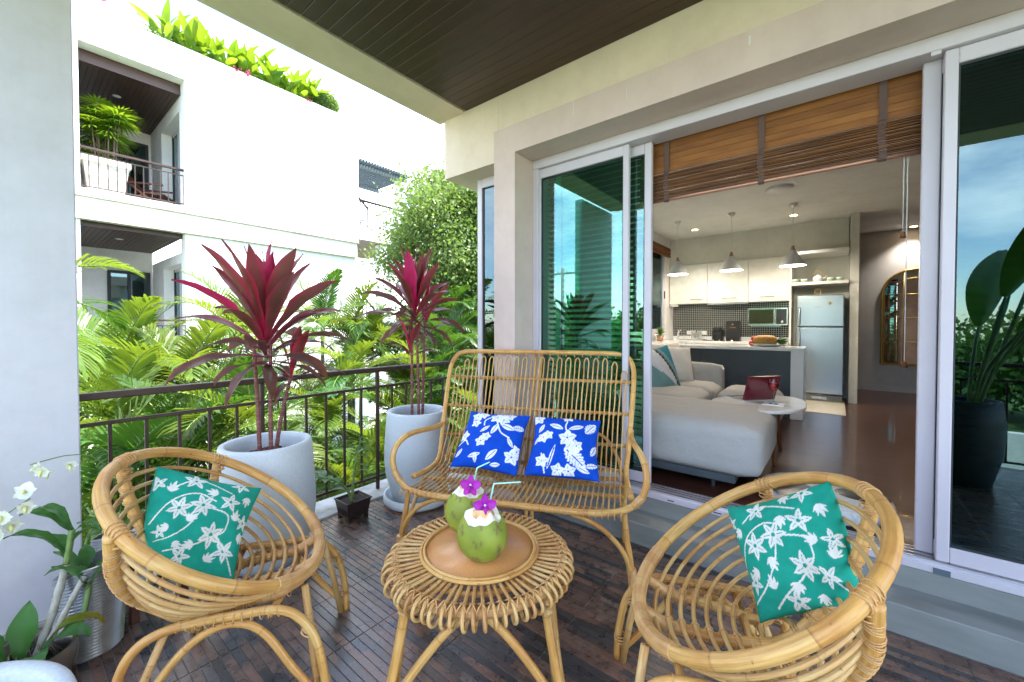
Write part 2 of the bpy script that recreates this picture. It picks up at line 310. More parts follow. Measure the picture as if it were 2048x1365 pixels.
# ------------------------------------------------------------------ mesh builder
class MB:
    def __init__(s): s.v = []; s.f = []; s.mi = []; s.sm = []; s.uv = []; s.col = None
    def add(s, verts, faces, mi=0, smooth=False, uvs=None):
        o = len(s.v); s.v.extend([tuple(p) for p in verts])
        for k, f in enumerate(faces):
            s.f.append(tuple(i + o for i in f)); s.mi.append(mi); s.sm.append(smooth)
            s.uv.append(uvs[k] if uvs else [(0.0, 0.0)] * len(f))
        return s
    def box(s, lo, hi, mi=0, bev=0.0):
        x0, y0, z0 = lo; x1, y1, z1 = hi
        if bev <= 0:
            v = [(x0, y0, z0), (x1, y0, z0), (x1, y1, z0), (x0, y1, z0), (x0, y0, z1), (x1, y0, z1), (x1, y1, z1), (x0, y1, z1)]
            f = [(0, 3, 2, 1), (4, 5, 6, 7), (0, 1, 5, 4), (1, 2, 6, 5), (2, 3, 7, 6), (3, 0, 4, 7)]
            return s.add(v, f, mi)
        b = min(bev, (x1 - x0) * .49, (y1 - y0) * .49, (z1 - z0) * .49)
        V = []; ix = {}
        for i, X in enumerate((x0, x1)):
            for j, Y in enumerate((y0, y1)):
                for k, Z in enumerate((z0, z1)):
                    sx, sy, sz = (1, -1)[i], (1, -1)[j], (1, -1)[k]
                    for a in range(3):
                        ix[(i, j, k, a)] = len(V)
                        V.append((X + (0 if a == 0 else sx * b), Y + (0 if a == 1 else sy * b), Z + (0 if a == 2 else sz * b)))
        F = []
        for a in range(3):
            for e in (0, 1):
                o = [q for q in range(3) if q != a]
                ring = []
                for (p, q) in ((0, 0), (1, 0), (1, 1), (0, 1)):
                    c = [0, 0, 0]; c[a] = e; c[o[0]] = p; c[o[1]] = q; ring.append(ix[(*c, a)])
                F.append(tuple(ring))
        for a in range(3):
            o = [q for q in range(3) if q != a]
            for p in (0, 1):
                for q in (0, 1):
                    c0 = [0, 0, 0]; c1 = [0, 0, 0]; c1[a] = 1
                    for c in (c0, c1): c[o[0]] = p; c[o[1]] = q
                    F.append((ix[(*c0, o[0])], ix[(*c1, o[0])], ix[(*c1, o[1])], ix[(*c0, o[1])]))
        for i in (0, 1):
            for j in (0, 1):
                for k in (0, 1): F.append((ix[(i, j, k, 0)], ix[(i, j, k, 1)], ix[(i, j, k, 2)]))
        # outward winding
        c = Vector(((x0 + x1) / 2, (y0 + y1) / 2, (z0 + z1) / 2)); G = []
        for f in F:
            p = [Vector(V[i]) for i in f]; n = (p[1] - p[0]).cross(p[2] - p[0]); m = sum(p, Vector()) / len(p)
            G.append(f if n.dot(m - c) > 0 else tuple(reversed(f)))
        return s.add(V, G, mi)
    def tube(s, path, r, n=8, mi=0, closed=False, cap=True, flat=1.0):
        P = [Vector(p) for p in path]; m = len(P); rs = r if isinstance(r, (list, tuple)) else [r] * m
        T = []
        for i in range(m):
            a = P[(i - 1) % m] if closed else P[max(i - 1, 0)]; b = P[(i + 1) % m] if closed else P[min(i + 1, m - 1)]
            d = b - a; T.append(d.normalized() if d.length > 1e-9 else Vector((0, 0, 1)))
        up = Vector((0, 0, 1)) if abs(T[0].z) < .9 else Vector((1, 0, 0))
        nrm = (up - T[0] * up.dot(T[0])).normalized(); V = []; dist = 0; D = []
        for i in range(m):
            if i:
                ax = T[i - 1].cross(T[i])
                if ax.length > 1e-8: nrm = Matrix.Rotation(T[i - 1].angle(T[i]), 3, ax.normalized()) @ nrm
                nrm = (nrm - T[i] * nrm.dot(T[i])).normalized(); dist += (P[i] - P[i - 1]).length
            D.append(dist); bi = T[i].cross(nrm)
            for k in range(n):
                a = 2 * PI * k / n; V.append(P[i] + nrm * (math.cos(a) * rs[i]) + bi * (math.sin(a) * rs[i] * flat))
        F = []; U = []
        for i in range(m if closed else m - 1):
            j = (i + 1) % m; dj = D[j] if j > i else dist + (P[0] - P[-1]).length
            for k in range(n):
                l = (k + 1) % n
                F.append((i * n + k, i * n + l, j * n + l, j * n + k))
                U.append([(k / n, D[i]), ((k + 1) / n, D[i]), ((k + 1) / n, dj), (k / n, dj)])
        if cap and not closed:
            F.append(tuple(range(n - 1, -1, -1))); U.append([(0, 0)] * n)
            F.append(tuple((m - 1) * n + k for k in range(n))); U.append([(0, 0)] * n)
        return s.add(V, F, mi, True, U)
    def lathe(s, prof, n=32, mi=0, c=(0, 0, 0), sx=1.0, sy=1.0, smooth=True, cap0=False, cap1=False):
        V = []
        for (r, z) in prof:
            for k in range(n):
                a = 2 * PI * k / n; V.append((c[0] + math.cos(a) * r * sx, c[1] + math.sin(a) * r * sy, c[2] + z))
        F = [(i * n + k, i * n + (k + 1) % n, (i + 1) * n + (k + 1) % n, (i + 1) * n + k) for i in range(len(prof) - 1) for k in range(n)]
        if cap0: F.append(tuple(range(n - 1, -1, -1)))
        if cap1: F.append(tuple((len(prof) - 1) * n + k for k in range(n)))
        return s.add(V, F, mi, smooth)
    def build(s, name, mats, parent=None, loc=(0, 0, 0), rot=(0, 0, 0), scale=(1, 1, 1)):
        o = bpy.data.objects.new(name, s.mesh(name, mats)); COL.objects.link(o)
        o.parent = parent; o.location = loc; o.rotation_euler = rot; o.scale = scale; return o
    def mesh(s, name, mats):
        me = bpy.data.meshes.new(name); me.from_pydata(s.v, [], s.f)
        for m in (mats if isinstance(mats, (list, tuple)) else [mats]): me.materials.append(m)
        me.polygons.foreach_set('material_index', s.mi); me.polygons.foreach_set('use_smooth', s.sm)
        uv = me.uv_layers.new(name='UVMap'); uv.data.foreach_set('uv', np.array([c for f in s.uv for c in f], dtype=np.float32).ravel())
        if s.col is not None:
            a = me.attributes.new('Col', 'FLOAT_COLOR', 'POINT'); a.data.foreach_set('color', np.asarray(s.col, dtype=np.float32).ravel())
        me.update(); return me

def inst(name, me, parent=None, loc=(0, 0, 0), rot=(0, 0, 0), scale=(1, 1, 1)):
    o = bpy.data.objects.new(name, me); COL.objects.link(o); o.parent = parent
    o.location = loc; o.rotation_euler = rot; o.scale = scale; return o
def tag(o, label=None, cat=None, group=None, kind=None):
    if label: o['label'] = label
    if cat: o['category'] = cat
    if group: o['group'] = group
    if kind: o['kind'] = kind
    return o
def thing(name, label, cat, loc=(0, 0, 0), rz=0.0, group=None):
    o = bpy.data.objects.new(name, None); COL.objects.link(o); o.location = loc; o.rotation_euler = (0, 0, rz); o.empty_display_size = 0.1
    return tag(o, label, cat, group)
def copy_tree(o, parent=None, depth=0):
    c = o.copy(); COL.objects.link(c); c.parent = parent
    for ch in [x for x in o.children]: copy_tree(ch, c, depth + 1)
    return c
def box(name, lo, hi, m, parent=None, bev=0.0):
    # origin at the box's own middle so that per-object variation differs
    c = [(a + b) / 2 for a, b in zip(lo, hi)]
    return MB().box([a - k for a, k in zip(lo, c)], [b - k for b, k in zip(hi, c)], 0, bev).build(name, m, parent, c)
def spline(P, n=8, closed=False):
    P = [Vector(p) for p in P]; out = []; m = len(P)
    for i in range(m if closed else m - 1):
        if closed: p0, p1, p2, p3 = P[i - 1], P[i], P[(i + 1) % m], P[(i + 2) % m]
        else:
            p1, p2 = P[i], P[i + 1]; p0 = P[i - 1] if i else p1 * 2 - p2; p3 = P[i + 2] if i + 2 < m else p2 * 2 - p1
        for k in range(n):
            t = k / n
            out.append(0.5 * (2 * p1 + (p2 - p0) * t + (2 * p0 - 5 * p1 + 4 * p2 - p3) * t * t + (3 * p1 - p0 - 3 * p2 + p3) * t ** 3))
    if not closed: out.append(P[-1])
    return out
def resample(P, step):
    P = [Vector(p) for p in P]; out = [P[0].copy()]; acc = 0
    for a, b in zip(P[:-1], P[1:]):
        d = (b - a).length
        while acc + d >= step:
            t = (step - acc) / d; a = a + (b - a) * t; d = (b - a).length; out.append(a.copy()); acc = 0
            if d < 1e-9: break
        acc += d
    return out
def wrap_tube(mb, path, r, pitch=0.006, n=9, mi=0):
    Q = resample(path, pitch / 3)
    if len(Q) < 4: return mb
    rs = [r * (1.0 if i % 3 == 0 else 1.13) for i in range(len(Q))]
    return mb.tube(Q, rs, n, mi)
def ring(mb, c, axis, R, r, n=14, k=5, mi=0, tilt=0):
    ax = Vector(axis).normalized(); u = ax.orthogonal().normalized(); w = ax.cross(u)
    P = [Vector(c) + (u * math.cos(2 * PI * i / n) + w * math.sin(2 * PI * i / n)) * R + ax * (tilt * math.cos(2 * PI * i / n)) for i in range(n)]
    return mb.tube(P, r, k, mi, closed=True)

# ================================================================== SETTING
GZ = -3.2
g = MB(); g.add([(-160, -160, GZ), (160, -160, GZ), (160, 160, GZ), (-160, 160, GZ)], [(0, 1, 2, 3)])
tag(g.build('ground', M['grass']), kind='structure')
road = MB(); road.add([(-16, -120, GZ + .004), (-11, -120, GZ + .004), (-11, 120, GZ + .004), (-16, 120, GZ + .004)], [(0, 1, 2, 3)])
tag(road.build('road', M['asphalt']), kind='structure')

# terrace floor: grout bed with separate strips
tf = MB(); tf.box((-0.75, -3.75, -0.30), (2.95, 3.08, -0.0045)); TF = tag(tf.build('terrace_floor', M['grout']), kind='structure')
strip_me = None
mbs = MB(); mbs.box((-0.0172, -FTILE / 2 + 0.0015, -0.012), (0.0172, FTILE / 2 - 0.0015, 0), 0, 0.0014); strip_me = mbs.mesh('tile', M['strip'])
spots = []
for i in range(12, 100):
    x = FX0 + (i + .5) * FSTEP
    for k in range(-18, 6):
        y = FY0 + (k + .5) * FTILE
        if y - FTILE / 2 < -3.6: continue
        hi = min(y + FTILE / 2, 3.075)
        dz = x * FWD.x + y * FWD.y; lat = x * FWD.y - y * FWD.x
        vis = dz > 0.45 and abs(lat) / dz < 1.42 and 1.5 / dz < 0.98
        spots.append((0 if vis else 1, (dz * dz + lat * lat), x, y, hi))
spots.sort(key=lambda s: (s[0], s[1]))
rest = MB()
for n_, (vis, d, x, y, hi) in enumerate(spots):
    full = hi >= y + FTILE / 2 - 1e-6
    jz = rng.uniform(-0.0006, 0.0006)
    if n_ < 298 and vis == 0 and full: inst('tile', strip_me, TF, (x, y, jz))
    else: rest.box((x - .0172, y - FTILE / 2 + .0015, -.012), (x + .0172, hi - .0015, jz), 0, 0.0014)
tag(rest.build('tile', M['strip'], TF), kind='stuff')
cb = MB(); cb.box((-0.75, 3.081, -0.30), (3.0, 3.40, 0.018), 0, 0.006); tag(cb.build('curb', M['curb']), kind='structure')

# living room floor
tag(box('living_room_floor', (3.062, -3.6, 0.05), (10.4, 2.65, 0.30), M['red_floor']), kind='structure')
tag(box('kitchen_floor', (7.0, -0.135, 0.2), (8.75, 2.65, 0.304), M['cream_tile']), kind='structure')

# ------------------------------------------------------------------ own house
H = thing('house', 'near house with cream wall, dark plank terrace ceiling and open glass sliding doors', 'house', (2.95, 0, 0))
class _P:                       # parts given in world coordinates under the house's empty
    pass
def hbox(name, lo, hi, m, bev=0.0, parent=None):
    o = box(name, lo, hi, m, None, bev); p = parent or H
    off = Vector(H.location) if p is H else Vector(H.location) + Vector(p.location)
    o.parent = p; o.location = Vector(o.location) - off; return o
def hmb(mb, name, m, parent=None):
    o = mb.build(name, m, None); p = parent or H
    o.parent = p; o.location = -(Vector(H.location) if p is H else Vector(H.location) + Vector(p.location)); return o
# roof, ceiling planks
hbox('roof', (-0.75, -3.9, 3.53), (11.0, 3.075, 3.98), M['beige'])
cl = hbox('terrace_ceiling', (-0.35, -3.7, 3.512), (2.70, 2.70, 3.5295), M['black'])
pm = MB(); pm.box((-.0425, -3.15, 0), (.0425, 3.15, .016), 0, 0.004); pme = pm.mesh('plank', M['plank'])
for i in range(35):
    x = 2.648 - i * 0.0875
    o = inst('plank', pme, cl, (x, -1.885, 3.491)); o.location = Vector((x, -.46, 3.491)) - Vector(H.location) - Vector(cl.location)
hbox('edge_beam', (-0.75, 2.712, 3.487), (2.69, 2.985, 3.9), M['beige'])
hbox('edge_beam', (-0.75, 2.985, 3.500), (2.72, 3.085, 3.95), M['beige'])
hbox('edge_beam', (-0.75, -3.75, 3.487), (-0.352, 2.712, 3.9), M['beige'])
hbox('wall', (2.69, 2.301, 2.93), (3.6, 2.985, 3.9), M['beige'])
hbox('wall', (2.692, -3.75, 3.10), (3.10, 2.301, 3.9), M['beige'])
# mauve surround of the doors
hbox('door_surround', (2.635, 2.075, 0.0), (2.95, 2.30, 3.165), M['mauve'])
hbox('door_surround', (2.635, -3.75, 2.938), (2.95, 2.075, 3.165), M['mauve'])
for (y_, z0_, z1_, w_) in ((1.525, 3.045, 3.165, .0022), (1.113, 3.02, 3.10, .0015), (0.392, 3.085, 3.135, .005)): hbox('paint_drip', (2.6335, y_ - w_, z0_), (2.6352, y_ + w_, z1_), mat('white_paint_drip', (.72, .70, .66)), 0.0005)
hbox('column', (-0.85, 3.10, -0.30), (0.236, 3.225, 3.487), M['column'], 0.006)
# steps
hbox('step', (2.685, -3.75, 0.0), (2.89, 2.075, 0.150), M['concrete'], 0.006)
hbox('step', (2.888, -3.75, 0.0), (3.062, 2.075, 0.262), M['concrete'], 0.005)
hbox('wall', (2.90, 2.30, -3.2), (3.05, 2.77, 0.28), M['beige'])
hbox('wall', (-0.75, 3.0, -3.2), (2.9, 3.35, -0.301), M['white_wall'])
# outer sliding door frame
DF = hbox('door_frame', (2.885, -3.75, 2.862), (3.06, 2.0745, 2.937), M['alu'], 0.003)
hbox('jamb', (2.89, 2.02, 0.30), (3.06, 2.0742, 2.8615), M['alu'], 0.003, DF)
hbox('sill', (2.883, -3.75, 0.262), (3.06, 2.0742, 0.300), M['alu'], 0.003, DF)
for x in (2.913, 2.955, 2.992, 3.03): hbox('track', (x, -3.75, 0.300), (x + .008, 2.02, 0.316), M['chrome'], 0, DF)
for y in (0.86, 0.56, 0.30, -0.27): hbox('drain_slot', (2.8815, y, 0.276), (2.8832, y + .045, 0.283), M['gasket'], 0, DF)
hbox('end_stop', (2.879, -0.46, 0.264), (2.884, -0.40, 0.292), mat('blue_grey_stop', (0.09, 0.12, 0.15)), 0, DF)
hbox('corner_block', (2.886, -0.395, 2.842), (2.91, -0.36, 2.86), M['alu'], 0, DF)
def panel(y0, y1, x0, x1, gm, wl=0.052, wr=0.052):
    p = hbox('sliding_door', (x0, y0, 0.317), (x1, y0 + wr, 2.861), M['alu'], 0.004)
    hbox('stile', (x0, y1 - wl, 0.317), (x1, y1, 2.861), M['alu'], 0.004, p)
    hbox('top_rail', (x0 + .001, y0 + wr, 2.785), (x1 - .001, y1 - wl, 2.861), M['alu'], 0.004, p)
    hbox('bottom_rail', (x0 + .001, y0 + wr, 0.317), (x1 - .001, y1 - wl, 0.395), M['alu'], 0.004, p)
    a, b, c, d = y0 + wr, y1 - wl, 0.395, 2.785; xm = (x0 + x1) / 2
    for (lo, hi) in (((xm - .008, a, c), (xm + .008, a + .008, d)), ((xm - .008, b - .008, c), (xm + .008, b, d)), ((xm - .008, a + .008, d - .012), (xm + .008, b - .008, d)), ((xm - .008, a + .008, c), (xm + .008, b - .008, c + .012))):
        hbox('gasket', lo, hi, M['gasket'], 0, p)
    hbox('glass_pane', (xm - .003, a + .008, c + .012), (xm + .003, b - .008, d - .012), gm, 0, p)
    return p
panel(1.215, 2.062, 2.917, 2.957, M['glass_green'], 0.052, 0.044)
panel(1.068, 1.90, 2.985, 3.025, M['glass_green'], 0.05, 0.052)
panel(-1.50, -0.412, 2.917, 2.957, M['glass_blue'], 0.048, 0.05)
panel(-1.35, -0.345, 2.985, 3.025, M['glass_blue'], 0.068, 0.05)
hbox('wall', (2.92, -3.75, 0.262), (3.05, -1.51, 2.937), M['mauve'])
# corner window beyond the surround
CW = hbox('corner_window', (2.90, 2.69, 0.281), (2.95, 2.75, 2.929), M['alu'], 0.004)
hbox('frame', (2.90, 2.302, 2.84), (2.95, 2.69, 2.929), M['alu'], 0.003, CW)
hbox('gasket', (2.912, 2.672, 0.33), (2.93, 2.69, 2.84), M['gasket'], 0, CW)
hbox('glass_pane', (2.918, 2.302, 0.33), (2.924, 2.672, 2.84), M['glass_blue'], 0, CW)
# side wall with kitchen window opening
KX0, KX1, KZ0, KZ1 = 6.55, 8.22, 1.40, 3.02
hbox('wall', (3.05, 2.65, -3.2), (KX0, 2.78, 3.53), M['white_wall'])
hbox('wall', (KX1, 2.65, -3.2), (10.4, 2.78, 3.53), M['white_wall'])
hbox('wall', (KX0, 2.65, -3.2), (KX1, 2.78, KZ0), M['white_wall'])
hbox('wall', (KX0, 2.65, KZ1), (KX1, 2.78, 3.53), M['white_wall'])
KW = hbox('kitchen_window', (KX0, 2.66, KZ0 + .05), (KX0 + .06, 2.72, KZ1 - .05), M['alu'], 0.003)
hbox('frame', (KX1 - .06, 2.66, KZ0 + .05), (KX1, 2.72, KZ1 - .05), M['alu'], 0.003, KW)
hbox('frame', (KX0, 2.66, KZ0), (KX1, 2.72, KZ0 + .05), M['alu'], 0.003, KW)
hbox('frame', (KX0, 2.66, KZ1 - .05), (KX1, 2.72, KZ1), M['alu'], 0.003, KW)
hbox('glass_pane', (KX0 + .06, 2.687, KZ0 + .05), (KX1 - .06, 2.693, KZ1 - .05), M['glass_clear'], 0, KW)
hbox('handle', (KX1 - .045, 2.64, 2.05), (KX1 - .02, 2.66, 2.20), M['black_plastic'], 0.004, KW)
# room shell
hbox('room_ceiling', (3.06, -3.6, 3.25), (10.4, 2.65, 3.30), M['room_ceiling'])
hbox('room_wall', (8.75, -0.185, 0.30), (8.80, 2.65, 3.25), M['room_wall'])
hbox('room_wall', (8.50, -0.165, 2.725), (8.75, 2.65, 3.25), M['room_wall'])
hbox('room_wall', (8.20, -0.285, 0.30), (9.4, -0.18, 3.25), M['room_wall'])
hbox('room_wall', (10.13, -3.6, 0.30), (10.4, 2.65, 3.25), M['hall_wall'])
hbox('room_wall', (3.06, -3.7, 0.05), (10.4, -3.6, 3.53), M['hall_wall'])
hbox('skirting', (10.112, -3.6, 0.30), (10.13, -0.29, 0.40), M['hall_wall'])
hbox('room_wall', (3.05, -3.6, 2.938), (3.10, 2.65, 3.25), M['room_wall'])
# round ceiling disc, downlights
def disc(name, c, r, h, m, parent, r2=None):
    d = MB(); d.lathe([(0.001, -h), (r2 or r * .8, -h), (r, -h * .5), (r, 0)], 28); o = d.build(name, m, parent, Vector(c) - Vector(parent.location)); return o
sm = disc('ceiling_vent', (6.14, 0.57, 3.249), 0.15, 0.035, M['white_plastic'], H)
for (x, y) in ((7.78, 1.99), (7.74, 0.52), (9.9, -1.06), (3.9, -0.70), (4.6, 1.6)):
    d = MB(); d.lathe([(0.050, -.012), (0.068, -.012), (0.072, 0)], 24)
    o = d.build('downlight', M['gold'], H, Vector((x, y, 3.2495)) - Vector(H.location))
    e = MB(); e.lathe([(0.001, -.004), (0.050, -.010)], 24); e.build('lens', M['downlight'], o)
    ld = bpy.data.lights.new('downlight_lamp', 'SPOT'); ld.energy = 13; ld.spot_size = math.radians(110); ld.spot_blend = .8; ld.color = (1, .92, .80); ld.shadow_soft_size = .05
    lo = bpy.data.objects.new('downlight_lamp', ld); COL.objects.link(lo); lo.location = (x, y, 3.22)

# ------------------------------------------------------------------ terrace railings
def railing(name, label, axis, fixed, a0, a1, first, posts, z0=0.018, ztop=1.128, bals=0.1575):
    R = thing(name, label, 'railing', (fixed if axis == 'y' else a0, a0 if axis == 'y' else fixed, z0), 0, 'terrace railings')
    base = Vector(R.location)
    def bx(n, u0, u1, w0, w1, z_0, z_1, bev=0.004):
        lo, hi = ((u0, fixed + w0, z_0), (u1, fixed + w1, z_1)) if axis == 'x' else ((fixed + w0, u0, z_0), (fixed + w1, u1, z_1))
        o = box(n, lo, hi, M['rail'], None, bev); o.parent = R; o.location = Vector(o.location) - base
    bx('handrail', a0, a1, -.032, .032, 1.088, ztop, 0.006)
    bx('middle_rail', a0, a1, -.011, .011, .938, .960)
    bx('bottom_rail', a0, a1, -.011, .011, .120, .142)
    u = first
    while u < a1 - .02:
        if u > a0 + .01:
            post = any(abs(u - p) < .02 for p in posts)
            if post:
                bx('post', u - .013, u + .013, -.0185, .0125, z0, 1.0875)
            else: bx('baluster', u - .0085, u + .0085, -.0085, .0085, .1425, .9375, 0.002)
        u += bals
    return R
railing('railing', 'brown metal railing along the garden side behind the planters', 'x', 3.243, 0.238, 2.98, 0.2065 + .1575 * 1, (1.1515, 2.0965))
railing('railing', 'brown metal railing on the open street side, mirrored in the right glass', 'y', -0.39, -3.7, 3.08, -3.565, (-3.565, -1.675, .215, 2.105))

# ------------------------------------------------------------------ apartment block across the garden
B = thing('apartment_building', 'white apartment block across the garden with balconies and a planted roof edge', 'building', (2.0, 12.0, GZ))
BL_ = Vector(B.location)
def bbox(name, lo, hi, m, bev=0.0, parent=None):
    o = box(name, lo, hi, m, None, bev); off = BL_ if parent is None else BL_ + Vector(parent.location)
    o.parent = parent or B; o.location = Vector(o.location) - off; return o
WW = M['white_wall']
X0, X1, YB = 0.985, 2.70, 15.6
bbox('wall', (-4, 12.0, 4.19), (X0, 17, 8.05), WW); bbox('wall', (X1, 12.0, 4.33), (7.13, 12.5, 8.05), WW)
bbox('wall', (X0, 12.0, 7.30), (X1, 12.35, 8.05), WW); bbox('wall', (X0, 12.0, 4.19), (7.13, 12.5, 4.33), WW)
bbox('wall', (X0, YB, 4.0), (X1, 16.0, 8.05), WW); bbox('wall', (-4, 12.055, 3.735), (7.10, 12.5, 4.19), WW)
bbox('floor_slab', (X0, 12.5, 4.0), (X1, 16, 4.30), WW)
bbox('ledge_strip', (-4, 11.985, 4.165), (7.13, 12.0545, 4.189), mat('beige_ledge_strip', (.36, .28, .20), (.5, .45, .38), scale=3)); bbox('ledge_strip', (-4, 12.04, 3.71), (7.10, 12.129, 3.734), mat('olive_ledge_strip', (.34, .34, .22), (.48, .47, .36), scale=3))  # thin beige and olive coloured strips under the two ledge overhangs
bbox('wall', (-4, 12.13, GZ), (X0, 17, 3.735), WW); bbox('wall', (X1, 12.13, GZ), (7.08, 12.5, 3.735), WW)
bbox('wall', (X0, YB, GZ), (X1, 16.0, 3.735), WW); bbox('wall', (X0, 12.13, GZ), (X1, 12.3, 0.10), WW)
bbox('floor_slab', (X0, 12.3, -0.1), (X1, 16, 0.08), WW)
bbox('roof', (-4, 12.5, 7.7), (7.13, 20, 7.95), WW); bbox('wall', (6.9, 12.5, GZ), (7.125, 20, 7.7), WW)
for zc, zf in ((7.05, 7.30), (3.62, 3.73)):
    c = bbox('balcony_ceiling', (X0, 12.36, zc + .02), (X1 + .0, YB, zc + .06), M['black'])
    bbox('fascia', (X0, 12.355, zc - .0), (X1, 12.44, zf - .004), M['plank'], 0.002, c)
    n = 19; w = (X1 - X0) / n
    for i in range(n): bbox('plank', (X0 + i * w + .004, 12.44, zc), (X0 + (i + 1) * w - .004, YB, zc + .018), M['plank'], 0.003, c)
    d = MB(); d.lathe([(0.001, -.01), (0.07, -.01), (0.08, 0)], 20); d.build('downlight', M['white_plastic'], B, Vector((1.75, 13.6, zc - .001)) - BL_)
for zf, zt in ((4.30, 6.72), (0.10, 3.05)):
    # side bay with glazed door on the right, dark glazed door at the back
    sw = bbox('wall', (X1 + .001, 14.3, zf - .2), (X1 + .30, YB, zf + 3.2), WW)
    sw2 = bbox('wall', (X1 + .001, 12.5, zt), (X1 + .30, 14.3, zf + 3.2), WW)
    d = bbox('side_window', (X1 + .22, 14.22, zf), (X1 + .26, 14.3, zt), M['gasket'])
    for y in (13.65, 13.05, 12.52): bbox('frame', (X1 + .22, y, zf), (X1 + .26, y + .07, zt - .07), M['alu'], 0.003, d)
    bbox('frame', (X1 + .22, 12.5, zt - .07), (X1 + .26, 14.22, zt), M['alu'], 0.003, d)
    bbox('glass_pane', (X1 + .237, 12.55, zf), (X1 + .243, 14.25, zt - .07), M['glass_green'], 0, d)
    bbox('curtain', (X1 + .40, 12.5, zf), (X1 + .46, 14.4, zt), mat('pale_teal_curtain', (0.35, 0.45, 0.45)))
    e = bbox('back_door', (1.75, YB - .06, zf), (1.82, YB - .002, zt), M['gasket'])
    bbox('frame', (2.57, YB - .06, zf), (2.64, YB - .002, zt), M['gasket'], 0, e); bbox('frame', (2.15, YB - .06, zf), (2.22, YB - .002, zt - .08), M['gasket'], 0, e)
    bbox('frame', (1.82, YB - .06, zt - .08), (2.57, YB - .002, zt), M['gasket'], 0, e)
    bbox('glass_pane', (1.82, YB - .03, zf), (2.57, YB - .024, zt - .08), M['glass_blue'], 0, e)
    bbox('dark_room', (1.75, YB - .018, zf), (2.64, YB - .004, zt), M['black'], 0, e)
def balcony_rail(zb, zt, x0, x1, y):
    r = bbox('balcony_railing', (x0, y - .03, zt - .045), (x1, y + .03, zt), M['rail'], 0.004)
    bbox('bar', (x0, y - .01, zt - .16), (x1, y + .01, zt - .14), M['rail'], 0, r); bbox('bar', (x0, y - .01, zb + .08), (x1, y + .01, zb + .10), M['rail'], 0, r)
    n = int((x1 - x0) / .14)
    for i in range(n + 1): bbox('bar', (x0 + (x1 - x0) * i / n - .008, y - .008, zb + .101), (x0 + (x1 - x0) * i / n + .008, y + .008, zt - .161), M['rail'], 0, r)
balcony_rail(4.33, 5.24, X0, X1, 12.2); balcony_rail(0.75, 1.66, X0, X1, 12.2)
# stair wing at the right end
bbox('floor_slab', (7.13, 13.0, 4.55), (10.2, 16.5, 4.98), WW); bbox('soffit', (7.15, 13.02, 4.50), (10.15, 16.4, 4.549), mat('brown_soffit', (0.16, 0.12, 0.10)))
for x, y in ((8.62, 13.1), (9.32, 13.4), (7.14, 14.6)): bbox('column', (x, y, GZ), (x + .3, y + .3, 4.50), WW)
def bars(name, P0, P1, h, n):
    r = MB(); r.tube([Vector(P0) + Vector((0, 0, h)), Vector(P1) + Vector((0, 0, h))], .042, 6)
    o = r.build(name, M['rail'], B, -BL_)
    bt = MB(); bt.tube([Vector(P0) + Vector((0, 0, .08)), Vector(P1) + Vector((0, 0, .08))], .014, 5); bt.build('bottom_bar', M['rail'], o)
    for i in range(n + 1):
        p = Vector(P0).lerp(Vector(P1), i / n); b_ = MB(); b_.tube([p, p + Vector((0, 0, h))], .019, 5); b_.build('bar', M['rail'], o)
bars('stair_railing', (7.2, 13.05, 4.98), (9.8, 13.05, 4.98), .95, 17)
bars('stair_railing', (7.2, 13.7, 6.2), (8.5, 13.7, 5.0), .9, 9)
bars('stair_railing', (7.25, 13.2, 2.45), (9.0, 13.2, 0.55), .95, 12)
bars('stair_railing', (8.3, 13.1, 0.50), (10.5, 13.1, 0.50), .9, 12)
st = MB()
for i in range(9): st.box((7.2 + i * .2, 13.25, 2.3 - i * .21), (7.42 + i * .2, 14.3, 2.48 - i * .21))
o = st.build('stair', WW, B, -BL_)
bbox('floor_slab', (8.3, 13.0, .2), (11, 16, .49), WW); bbox('wall', (7.2, 16.4, GZ), (11, 16.6, 2.6), WW)
pg = bbox('pergola', (7.14, 12.75, 6.94), (9.6, 12.83, 7.06), M['pergola'])
bbox('beam', (7.14, 14.6, 6.94), (9.6, 14.68, 7.06), M['pergola'], 0, pg)
for i in range(22): bbox('slat', (7.2 + i * .11, 12.5, 7.062), (7.24 + i * .11, 15.0, 7.15), M['pergola'], 0, pg)
bbox('column', (9.2, 12.8, 4.98), (9.4, 13.0, 6.94), WW)
bbox('wall', (1.0, 14.6, 7.95), (7.0, 15.0, 8.75), WW)
ev = bbox('eave', (1.65, 13.3, 8.46), (2.45, 14.2, 8.56), M['eave'], 0.01)
bbox('rafter', (1.65, 13.26, 8.38), (2.45, 13.34, 8.47), mat('dark_rafter', (.03, .02, .015)), 0, ev)
bbox('roof_planter', (1.0, 12.05, 7.9501), (7.1, 12.5, 8.045), M['soil'])

